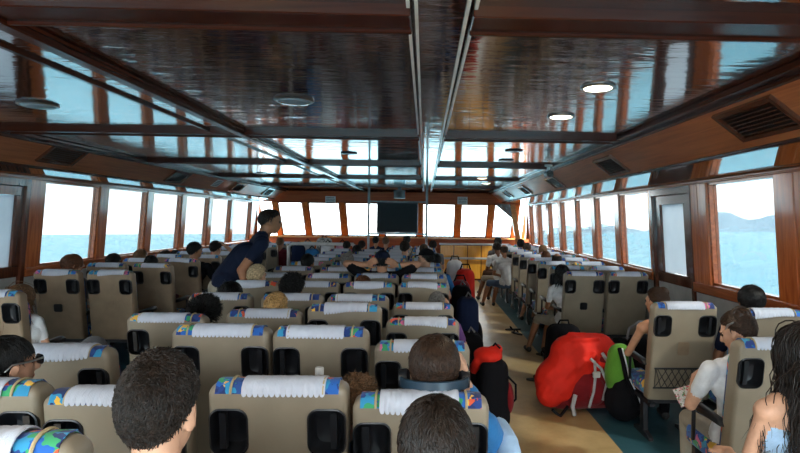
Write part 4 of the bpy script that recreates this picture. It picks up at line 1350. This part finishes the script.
# --- man with sunglasses at the port side of the middle block
t, M, hc, Rh = person(8, 333, 2.12, 'black-haired man with sunglasses hooked over his ear', 'shades', K(head=(-.55, .0, 0)), 'black_near', 'hair_black', 'skin_light', 'cloth_black')
g = MB()
for s in (-1, 1):
    g.box(s * .034 - .030, s * .034 + .030, .094, .098, -.012, .026)
g.box(-.012, .012, .098, .101, .010, .016)
sg = empty('sunglasses', t.location, label='dark sunglasses on the black-haired man', cat='sunglasses'); sg.scale = t.scale
for s in (-1, 1):
    o = MB().prism(rrect(.058, .040, .014, 4, s * .034, .008), .100, .104).build('lens', 'black_gloss', sg, smooth=40); o.matrix_local = M
    o = MB().tube([(s * .066, .10, .018), (s * .084, .05, .016), (s * .088, -.02, .014), (s * .086, -.045, -.008)], [.005, .0045, .004, .003], 8).build('temple', 'steel', sg, smooth=40); o.matrix_local = M
o = MB().tube([(-.012, .104, .016), (.012, .104, .016)], .003, 6).build('bridge', 'steel', sg); o.matrix_local = M

# --- woman with curly hair leaning out beside the water bottle
person(357, 372, 2.16, 'woman with curly brown hair leaning between two seats by the water bottle', 'leanr', K(head=(-.2, .1, .1), lean_=(.12, .02), arms='hold', female=True), 'curly', 'hair_lightbrown', 'skin_light', 'cloth_black', zoff=-.02)
p = at(319.5, 367, 2.16)
t = empty('water_bottle', (p.x, 2.16, p.z - .235), label='clear plastic water bottle with a white cap, held up behind the lace-edged seat', cat='bottle')
MB().lathe([(.0, 0), (.030, 0), (.034, .006), (.034, .06), (.031, .07), (.034, .08), (.034, .14), (.030, .165), (.015, .195), (.014, .21), (.001, .21)], n=20).build('bottle_body', 'glass_clear', t, smooth=40)
MB().lathe([(.001, .205), (.0175, .205), (.0175, .228), (.015, .234), (.001, .235)], n=20).build('bottle_cap', 'white_panel', t, smooth=40)

# --- heads over the middle block
t, M, hc, Rh = person(94, 335, 2.98, 'passenger in a grey cap low behind the seat', 'low', K(head=(.3, .15, 0)), None, None, 'skin_mid', 'cloth_navy')
cap_part(t, M, 'cloth_grey')
person(204, 298, 3.72, 'passenger with tousled upswept black hair tilting the head', 'tilt', K(head=(-.3, .1, .35), lean_=(-.03, 0)), 'spiky', 'hair_black', 'skin_mid', 'cloth_darkred')
t, M, hc, Rh = person(277, 291.5, 3.72, 'blonde woman with hair tied back in a loose knot', 'fem', K(head=(-.1, .05, 0), female=True), 'tied', 'hair_blonde', 'skin_light', 'cloth_white')
o = link('hair_bun', bun_mesh('hair_bun', .06), t); mset(o, ['hair_blonde']); o.matrix_local = M @ Matrix.Translation((.01, -.10, .035))
person(231, 280, 4.46, 'passenger with sleek straight black hair in the port aisle seat', 'fem', {}, 'sleek', 'hair_black', 'skin_tan', 'cloth_black', wide=1.05)
t, M, hc, Rh = person(258, 264, 5.30, 'pale blonde passenger seated below the standing man', 'femr', K(head=(-.4, .05, 0), female=True), 'tied', 'hair_paleblonde', 'skin_light', 'cloth_white')
o = link('hair_bun', bun_mesh('hair_bun', .035), t); mset(o, ['hair_paleblonde']); o.matrix_local = M @ Matrix.Translation((0, -.11, .0))
person(293, 274, 4.46, 'passenger with a round mop of curly black hair', 'neu', K(head=(-.2, 0, 0)), 'curly', 'hair_black', 'skin_light', 'cloth_teal')
person(308, 253, 6.8, 'dark-haired passenger ahead of the pale blonde head', 'neu', {}, 'short', 'hair_black', 'skin_mid', 'cloth_maroon')
person(363, 274.5, 5.28, 'low brown-haired head behind the man with raised elbows', 'low', {}, 'short2', 'hair_auburn', 'skin_light', 'cloth_grey')
t, M, hc, Rh = person(382.5, 249.5, 6.02, 'man in a navy cap with both hands clasped behind his head', 'behind', K(head=(0, .05, 0), arms='behind'), 'buzz', 'hair_black', 'skin_mid', 'cloth_black', wide=1.05)
cap_part(t, M, 'cloth_midnight')
br = MB().lathe([(.034, -.010), (.038, -.006), (.038, .006), (.034, .010)], n=16)
o = br.build('bracelet', 'cloth_teal', t, smooth=40); o.location = (hc.x + .185, hc.y - .035, hc.z - .045); o.rotation_euler = (0, PI / 2 - .3, 0)
t, M, hc, Rh = person(426, 247.5, 6.72, 'man in a black cap looking to port, wearing grey plaid', 'lookl', K(head=(.9, .05, 0), arms=('lap', 'rest')), 'buzz', 'hair_black', 'skin_light', 'plaid_print', wide=1.05)
cap_part(t, M, 'cloth_black')
t, M, hc, Rh = person(437, 290.5, 4.46, 'man with a grey buzz cut and purple shirt, hand at his ear', 'ear', K(head=(.05, .1, 0), arms=('lap', 'ear'), top='tee'), 'buzz', 'hair_grey', 'skin_mid', 'cloth_purple')
person(405, 240, 9.2, 'dark-haired man sitting tall behind the television', 'neu', {}, 'short', 'hair_darkbrown', 'skin_light', 'cloth_navy')
person(436, 253, 7.45, 'black-haired passenger in blue in the aisle seat ahead of the black cap', 'leana', K(head=(0, .05, 0), lean_=(.06, 0), arms=('lap', 'rest'), top='long'), 'short', 'hair_black', 'skin_tan', 'cloth_blue', rz=-.25)
person(348, 252, 7.0, 'grey-haired passenger by the raised elbow of the man in a navy cap', 'neu', {}, 'short', 'hair_grey', 'skin_light', 'cloth_khaki')
FARC = [(347, 240.5, 11.4, 'hair_black'), (357, 244.5, 9.9, 'hair_black'), (362, 240, 11.5, 'hair_darkbrown'), (407, 235, 12.8, 'hair_black'), (386, 236.5, 12.8, 'hair_lightbrown'), (376, 236, 13.6, 'hair_black'), (424, 243.5, 9.9, 'hair_brown'), (433, 240, 11.4, 'hair_darkbrown')]
for i, (x, y, Y, hcx) in enumerate(FARC):
    person(x, y, Y, 'far passenger whose %s head shows over the forward middle seats' % hcx[5:].replace('darkbrown', 'dark brown').replace('lightbrown', 'light brown'), 'neu', {}, 'short2' if i % 2 else 'short', hcx, 'skin_mid', random.choice(['cloth_navy', 'cloth_white', 'cloth_grey']), group='far passengers in the middle block')

# --- port block
person(21, 283, 4.52, 'woman with long brown hair and a white shirt by the port door', 'femr2', K(head=(-.35, .12, 0), female=True, lean_=(-.07, .05), arms='lap'), 'long', 'hair_lightbrown', 'skin_light', 'cloth_white', 'cloth_black')
person(73, 253, 6.22, 'passenger with smooth auburn hair turning to starboard at the first port window', 'femr3', K(head=(-.9, 0, 0), female=True), 'bob', 'hair_auburn', 'skin_light', 'cloth_grey')
person(114, 252.5, 7.02, 'dark-haired passenger at the port window behind the first post', 'neu', {}, 'short2', 'hair_darkbrown', 'skin_mid', 'cloth_grey')
person(151.5, 254.5, 7.02, 'black-haired passenger in dark red leaning into the port aisle', 'leana', K(head=(0, .05, 0), lean_=(.06, 0), arms=('lap', 'rest'), top='long'), 'short', 'hair_black', 'skin_tan', 'cloth_darkred')
person(141, 248.5, 7.82, 'light brown head at the second port window', 'neu', {}, 'short2', 'hair_lightbrown', 'skin_light', 'cloth_white')
person(195, 241, 7.82, 'man in a black shirt with short black hair in the port aisle seat', 'lean2', K(head=(-.5, 0, 0), lean_=(.05, .0), arms=('lap', 'rest')), 'short', 'hair_black', 'skin_tan', 'cloth_black', wide=1.05)
person(166, 249.5, 8.62, 'brown head at the third port window', 'neu', {}, 'short2', 'hair_brown', 'skin_mid', 'cloth_white')
person(216, 240, 8.62, 'dark-haired man resting a hand on his head in the port block', 'crown', K(head=(-.3, .1, 0), arms=('lap', 'crown')), 'short', 'hair_darkbrown', 'skin_light', 'cloth_grey')
person(176, 249.5, 9.4, 'dark head at the port window forward of the hand-on-head man', 'neu', {}, 'short', 'hair_black', 'skin_mid', 'cloth_navy')
person(280.5, 237, 12.0, 'light brown head standing above the far port seats', 'neu', {}, 'short2', 'hair_lightbrown', 'skin_tan', 'cloth_darkred')

# --- starboard block
person(806, 316, 2.12, 'woman with long dark curly hair, bare shoulders and a pale blue top', 'bare', K(head=(.15, .05, 0), female=True, bare=True, top='bare', arms='lap'), 'longcurly', 'hair_darkbrown', 'skin_light', 'cloth_paleblue', 'cloth_denim', rz=.0, zoff=-.02)
t, M, hc, Rh = person(737, 311, 3.0, 'reader in a white shirt with brown hair pinned up, bent over a book', 'read', K(head=(.65, .40, 0), arms='hold', lean_=(-.04, .02)), 'tied', 'hair_brown', 'skin_light', 'cloth_white', 'cloth_khaki')
o = link('hair_bun', bun_mesh('hair_bun', .055), t); mset(o, ['hair_brown']); o.matrix_local = M @ Matrix.Translation((0, -.06, .085))
cl = MB().tube([(-.086, .02, .03), (-.10, -.01, .05), (-.096, -.05, .06)], [.004, .008, .004], 8)
extra(t, 'hair_clip', cl, 'steel', M, smooth=40)
w3 = t.matrix_basis @ Vector((-.02, .47, .80))
bkt = empty('book', (w3.x - .10, w3.y - .03, w3.z - .13), label='open floral-covered book held by the reader in white', cat='book'); bkt.rotation_euler = (1.0, -.15, .25); bkt.scale = (.6, .6, .6)
for s in (-1, 1):
    MB().box(0 if s > 0 else -.13, .13 if s > 0 else 0, -.09, .09, 0, .012).build('page_block', 'floral_print', bkt, bevel=.003, seg=1).rotation_euler = (0, -s * .18, 0)
    MB().box(0 if s > 0 else -.137, .137 if s > 0 else 0, -.096, .096, -.004, 0).build('cover', 'floral_print', bkt).rotation_euler = (0, -s * .18, 0)
person(751, 284.5, 4.05, 'black-haired head by the wide starboard window', 'neu', {}, 'thick_near', 'hair_black', 'skin_mid', 'cloth_navy', wide=1.08)
t, M, hc, Rh = person(656, 287, 4.26, 'woman in a black strap top with brown hair pinned up, beside the luggage', 'bare2', K(head=(.45, .1, 0), lean_=(-.14, .05), female=True, bare=True, top='bare', arms=('rest', 'lap')), 'tied', 'hair_brown', 'skin_mid', 'cloth_black', 'cloth_black')
o = link('hair_bun', bun_mesh('hair_bun', .045), t); mset(o, ['hair_brown']); o.matrix_local = M @ Matrix.Translation((.02, -.07, .08))
person(562, 263.5, 6.62, 'dark-haired woman in a white shirt leaning into the aisle beyond the red backpack', 'aisle', K(head=(.1, .1, 0), lean_=(-.08, .03), female=True, legs='aisle'), 'sleek', 'hair_black', 'skin_tan', 'cloth_white', 'cloth_khaki', 'sole')
person(557, 252.5, 8.05, 'balding man in blue two rows ahead of the woman in white', 'neu', {}, 'balding', 'hair_darkbrown', 'skin_tan', 'cloth_blue')
person(546, 250.5, 8.8, 'sandy-haired man in a white shirt with legs in the starboard aisle', 'aisle2', K(head=(0, .1, 0), lean_=(-.10, .02), legs='aisle'), 'short', 'hair_auburn', 'skin_mid', 'cloth_white', 'cloth_navy')
person(498, 236.5, 11.9, 'dark-capped passenger at the head of the starboard aisle', 'aisle2', {}, 'short', 'hair_black', 'skin_dark', 'cloth_grey', 'cloth_brown')
person(497, 241.5, 11.1, 'brown passenger with bare legs stretched into the starboard aisle', 'aisle2', {}, 'short2', 'hair_darkbrown', 'skin_dark', 'cloth_white', 'cloth_khaki')
person(504, 244, 10.3, 'reddish balding passenger in pale grey on the starboard aisle', 'aisle', {}, 'balding', 'hair_brown', 'skin_tan', 'cloth_silver', 'cloth_denim')
for x, y, Y, hcx, lab in ((521, 238.5, 11.9, 'hair_black', 'black head over the far starboard window seats'), (527, 242, 11.0, 'hair_brown', 'brown head over the far starboard window seats'), (543, 244.5, 10.3, 'hair_lightbrown', 'light brown head over the far starboard window seats')):
    person(x, y, Y, lab, 'neu', {}, 'short2', hcx, 'skin_mid', 'cloth_grey')

# --- man standing in the port aisle, leaning over towards the seats
def standing():
    hips = Vector((0, 0, .93)); ch = Vector((0, .20, 1.22)); nb = Vector((0, .34, 1.42)); hc = Vector((0, .40, 1.56)); Rh = rot(.1, .12, 0)
    L = head_prims(hc, Rh)
    L.append(cap(nb, hc + Vector((0, -.03, -.05)), .058, .054, SKIN))
    L += [ell(hips, (.165, .125, .12), PANTS), cap(hips + Vector((-.06, .02, .06)), hips + Vector((.06, .02, .06)), .115, .115, SHIRT), cap(hips + Vector((0, .03, .08)), ch, .125, .145, SHIRT),
          cap(ch + Vector((-.075, 0, 0)), ch + Vector((.075, 0, 0)), .118, .118, SHIRT), cap(nb + Vector((-.12, -.03, -.05)), nb + Vector((.12, -.03, -.05)), .068, .068, SHIRT),
          cap(nb + Vector((-.05, -.02, -.01)), nb + Vector((.05, -.02, -.01)), .056, .056, SHIRT)]
    for s in (-1, 1):
        kn, an = Vector((s * .11, .05 + (s * .06), .50)), Vector((s * .12, -.02 + s * .08, .085))
        L += [cap((s * .09, 0, .90), kn, .092, .064, PANTS), cap(kn, an, .062, .046, PANTS),
              cap(an + Vector((0, -.03, -.045)), an + Vector((s * .02, .15, -.052)), .038, .032, SHOE), cap(an, an + Vector((0, 0, -.04)), .036, .036, SHOE)]
        sh = nb + Vector((s * .19, -.04, -.07))
        if s > 0: L += arm_prims(sh, sh + Vector((.05, -.17, -.23)), sh + Vector((.05, -.10, -.48)), .5, (-.1, .3, -1), (1, 0, 0), .6, 1, 1.05)
        else: L += arm_prims(sh, sh + Vector((-.04, .02, -.28)), sh + Vector((.0, .20, -.46)), .6, (.1, .6, -1), (-1, 0, 0), .6, -1, 1.05)
    return L, hc, Rh


L, hc, Rh = standing()
HC['stand'] = (fuse('body_stand', L), hc, Rh)
YS = 5.62
t, M, hc, Rh = person(268, 208, YS, 'standing man in a navy tee shirt leaning over the seats from the port aisle', 'stand', {}, 'standcrop', 'hair_darkbrown', 'skin_tan', 'cloth_midnight', 'cloth_khaki', rz=-1.15, wide=1.06)
sg = empty('sunglasses', t.location, label='sunglasses pushed up on the head of the standing man', cat='sunglasses'); sg.scale = t.scale; sg.rotation_euler = t.rotation_euler
G = M @ Matrix.Translation((0, -.004, .014)) @ Matrix.Rotation(1.0, 4, 'X')
for s in (-1, 1):
    o = MB().prism(rrect(.058, .040, .014, 4, s * .034, .02), .096, .100).build('lens', 'black_gloss', sg, smooth=40); o.matrix_local = G
    o = MB().tube([(s * .066, .096, .03), (s * .088, .04, .02), (s * .090, -.03, .0)], [.004, .004, .003], 8).build('temple', 'black_plastic', sg, smooth=40); o.matrix_local = G
# ================================================================== LUGGAGE
def blob(name, prims, mat, parent, vox=.012, keep=.5):
    o = link(name, fuse(name, prims, vox, keep), parent); mset(o, [mat] * 6); return o


def pack_prims(w, d, h, taper=.8):
    L = []
    r = min(w, d) * .36
    for sx in (-1, 1):
        for sy in (-1, 1):
            L.append(cap((sx * (w / 2 - r), sy * (d / 2 - r), r), (sx * (w / 2 - r) * taper, sy * (d / 2 - r) * taper, h - r), r, r * .9, 1))
    L += [ell((0, 0, h * .5), (w * .47, d * .47, h * .46), 1), ell((0, 0, h * .86), (w * .36, d * .36, h * .13), 1)]
    return L


# large red trekking backpack with its rain cover, leaning against the seats
yb = 4.75
p = at(586, 402, yb)
t = empty('backpack', (p.x - .02, yb + .12, 0), rz=.25, label='large bright red trekking backpack with grey straps, lying in the aisle gap', cat='backpack')
blob('main_pack', [ell((0, .0, .24), (.30, .20, .23), 1), ell((.12, .02, .40), (.18, .16, .14), 1), cap((-.20, .0, .14), (.24, -.02, .12), .12, .12, 1)], 'cloth_maroon', t)
blob('rain_cover', [cap((-.30, -.02, .18), (-.10, .0, .50), .13, .17, 1), cap((-.12, .0, .50), (.22, .04, .53), .165, .13, 1), cap((-.22, .02, .26), (.0, .02, .46), .20, .19, 1), ell((.22, .05, .50), (.17, .17, .13), 1)] + [cap((-.36 + .10 * k, -.13 - .02 * (k % 2), .20 + .05 * k), (-.16 + .10 * k, -.155, .42 + .05 * (k % 3)), .016, .030, 1) for k in range(4)] + [cap((-.14, -.10, .64), (.14, -.06, .635), .022, .018, 1), cap((-.10, .02, .67), (.20, .06, .645), .02, .016, 1)], 'cloth_red', t)
for (pts, w_) in (([(.02, -.20, .48), (.01, -.235, .36), (.0, -.225, .22), (-.02, -.19, .08)], .012), ([(.10, -.19, .54), (.16, -.215, .44), (.18, -.22, .34), (.14, -.215, .24)], .014), ([(-.16, -.2, .20), (-.18, -.19, .10), (-.15, -.17, .02)], .018), ([(-.02, -.20, .50), (.06, -.24, .42), (.12, -.24, .30), (.10, -.21, .14)], .012)):
    MB().tube(pts, w_, 8).build('strap', 'cloth_silver', t, smooth=60)
MB().box(-.022, .042, -.262, -.236, .35, .40).box(-.03, .05, -.256, -.24, .385, .395).build('buckle', 'white_panel', t, bevel=.005, seg=1)
blob('side_pocket', [ell((.06, -.16, .20), (.10, .06, .12), 1)], 'cloth_maroon', t)
MB().tube([(-.22, -.18, .10), (-.32, -.24, .05), (-.38, -.27, .09), (-.41, -.27, .12)], .013, 8).build('hip_belt', 'cloth_black', t, smooth=60)

# black rucksack behind it
t = empty('rucksack', (1.42, 5.55, 0), label='round-topped black rucksack standing behind the red backpack', cat='rucksack')
blob('pack', pack_prims(.40, .30, .64), 'cloth_black', t)
blob('front_pocket', [ell((0, -.13, .24), (.13, .07, .14), 1)], 'cloth_navy', t)
MB().tube([(-.06, .0, .62), (-.04, -.02, .67), (.04, -.02, .67), (.06, 0, .62)], .010, 8).build('handle', 'cloth_black', t, smooth=60)
# black handbag on the seat gap beyond the woman in black
t = empty('handbag', (2.02, 5.0, 0), label='black shoulder bag with a grey rim standing by the starboard door', cat='handbag')
blob('bag', [ell((0, 0, .30), (.18, .10, .30), 1), ell((0, 0, .55), (.16, .09, .10), 1)], 'cloth_black', t)
MB().tube([(-.15, 0, .60), (-.13, 0, .70), (-.04, 0, .76), (.06, 0, .75), (.13, 0, .68), (.15, 0, .60)], .014, 8).build('handle', 'cloth_grey', t, smooth=60)
# green daypack with white-edged straps
t = empty('daypack', (1.66, 4.60, 0), rz=.3, label='green daypack with white-edged black straps beside the woman in black', cat='daypack')
blob('pack', [ell((0, .0, .40), (.13, .12, .22), 1), ell((0, 0, .54), (.11, .10, .11), 1)], 'cloth_green', t)
blob('base', [ell((.03, -.02, .18), (.17, .15, .18), 1), ell((.04, -.03, .32), (.15, .125, .12), 1)], 'cloth_black', t)
for dx, mt in ((0, 'cloth_black'), (.028, 'cloth_white')):
    MB().tube([(-.05 + dx, -.06, .62), (-.08 + dx, -.14, .55), (-.06 + dx, -.17, .40), (.02 + dx, -.17, .26), (.08 + dx, -.16, .14)], .018 if dx == 0 else .008, 8).build('strap', mt, t, smooth=60)
# dark backpack with red top beside the middle block
t = empty('backpack', (.56, 4.45, 0), rz=.1, label='dark backpack with a red hood standing in the aisle beside the middle block', cat='backpack')
blob('pack', pack_prims(.27, .36, .58), 'cloth_black', t)
blob('red_hood', [ell((-.03, .03, .575), (.12, .16, .06), 1), cap((-.06, .0, .58), (.05, .06, .61), .045, .05, 1), cap((-.12, -.02, .54), (-.12, .10, .45), .04, .05, 1)], 'cloth_red', t)
blob('side_pocket', [ell((.12, -.06, .25), (.045, .10, .13), 1)], 'cloth_maroon', t)
MB().tube([(.10, -.12, .44), (.16, -.14, .38), (.165, -.13, .26), (.11, -.12, .20)], .009, 8).build('strap', 'cloth_black', t, smooth=60)
MB().tube([(.0, .04, .62), (.03, .03, .67), (.06, -.02, .64)], .009, 8).build('handle', 'cloth_black', t, smooth=60)
# navy bags further along the aisle
for i, (x, y, h, mt, lab) in enumerate(((.45, 5.30, .60, 'cloth_black', 'black duffel backpack in the aisle ahead of the red-hooded backpack'), (.50, 6.3, .80, 'cloth_navy', 'tall navy backpack standing in the aisle ahead of the buzz-cut man'),
                                        (.48, 7.0, .85, 'cloth_black', 'tall black backpack in the aisle beside the man in plaid'))):
    t = empty('backpack', (x, y, 0), label=lab, cat='backpack')
    blob('pack', pack_prims(.28, .38, h), mt, t)
    blob('front_pocket', [ell((.12, -.02, h * .4), (.06, .14, h * .25), 1)], 'cloth_black' if i != 2 else 'cloth_navy', t)
    MB().tube([(-.02, -.05, h), (0, -.06, h + .05), (.04, -.04, h)], .010, 8).build('handle', 'cloth_grey', t, smooth=60)
for x, y, mt, lab, h in ((.62, 8.3, 'cloth_red', 'bright red bag on the aisle floor ahead of the blue sleeve', .95), (.50, 7.65, 'cloth_maroon', 'maroon bag in the aisle behind the red bag', .85), (.52, 9.4, 'cloth_white', 'white bundle stacked beside the middle block far forward', 1.0), (.46, 10.3, 'cloth_black', 'black bag at the far end of the middle block aisle', .7)):
    t = empty('travel_bag', (x, y, 0), label=lab, cat='bag')
    blob('bag', pack_prims(.32, .40, h, .75), mt, t, .016)
    MB().tube([(-.08, 0, h * .96), (-.05, 0, h + .05), (.05, 0, h + .05), (.08, 0, h * .96)], .012, 8).build('handle', 'cloth_black', t, smooth=60)
# luggage heaped at the port front behind a white rail
t = empty('luggage_rail', (-2.25, 11.7, 0), label='white tubular rail around the luggage heap at the port front', cat='rail')
MB().tube([(-.62, 0, 0), (-.62, 0, 1.05), (-.55, 0, 1.12), (.75, 0, 1.12)], .035, 10).build('top_tube', 'white_panel', t, smooth=50)
MB().tube([(.75, 0, 0), (.75, 0, 1.12)], .03, 10).build('post', 'white_panel', t, smooth=50)
MB().tube([(-.62, 0, .6), (.75, 0, .6)], .02, 10).build('lower_tube', 'white_panel', t, smooth=50)
for x, y, z, mt, r, lab in ((-2.72, 11.95, 0, 'cloth_navy', (.16, .16, .48), 'tall navy bag in the luggage heap'), (-2.45, 12.05, 0, 'cloth_blue', (.18, .16, .44), 'bright blue bag in the luggage heap'),
                            (-2.10, 12.0, 0, 'cloth_white', (.16, .16, .50), 'white sack in the luggage heap'), (-1.80, 12.1, 0, 'cloth_pink', (.16, .15, .50), 'pink bag in the luggage heap'),
                            (-2.25, 12.4, 0, 'plaid_print', (.2, .15, .54), 'checked bag at the back of the luggage heap'), (-2.62, 12.4, 0, 'cloth_silver', (.17, .15, .50), 'silver grey bag at the back of the luggage heap')):
    t = empty('luggage_bag', (x, y, z), label=lab, cat='bag')
    blob('bag', pack_prims(r[0] * 2, r[1] * 2, r[2] * 2.3), mt, t, .016)
    MB().tube([(-.06, 0, r[2] * 2.26), (0, 0, r[2] * 2.26 + .07), (.06, 0, r[2] * 2.26)], .012, 8).build('handle', 'cloth_black', t, smooth=60)
# sandals kicked off at the edge of the walkway
for i, (px, py) in enumerate(((517, 334), (545, 356), (538, 381), (513, 330))):
    p = hit(px, py, (0, 0, 0), (0, 0, 1))
    t = empty('sandal', (p.x, p.y, 0), rz=.5 + .4 * i, label='dark flat sandal left at the edge of the beige walkway', cat='sandal', group='sandals by the walkway')
    MB().prism([(.04 * math.cos(a) * (1.1 if math.sin(a) > 0 else .85), .125 * math.sin(a)) for a in [2 * PI * k / 16 for k in range(16)]], 0, .02, 'Z').build('sole', 'sole', t, bevel=.005, seg=1)
    MB().tube([(-.042, .02, .015), (-.02, .04, .05), (.02, .04, .05), (.042, .02, .015)], .010, 8).build('strap', 'cloth_black', t, smooth=60)
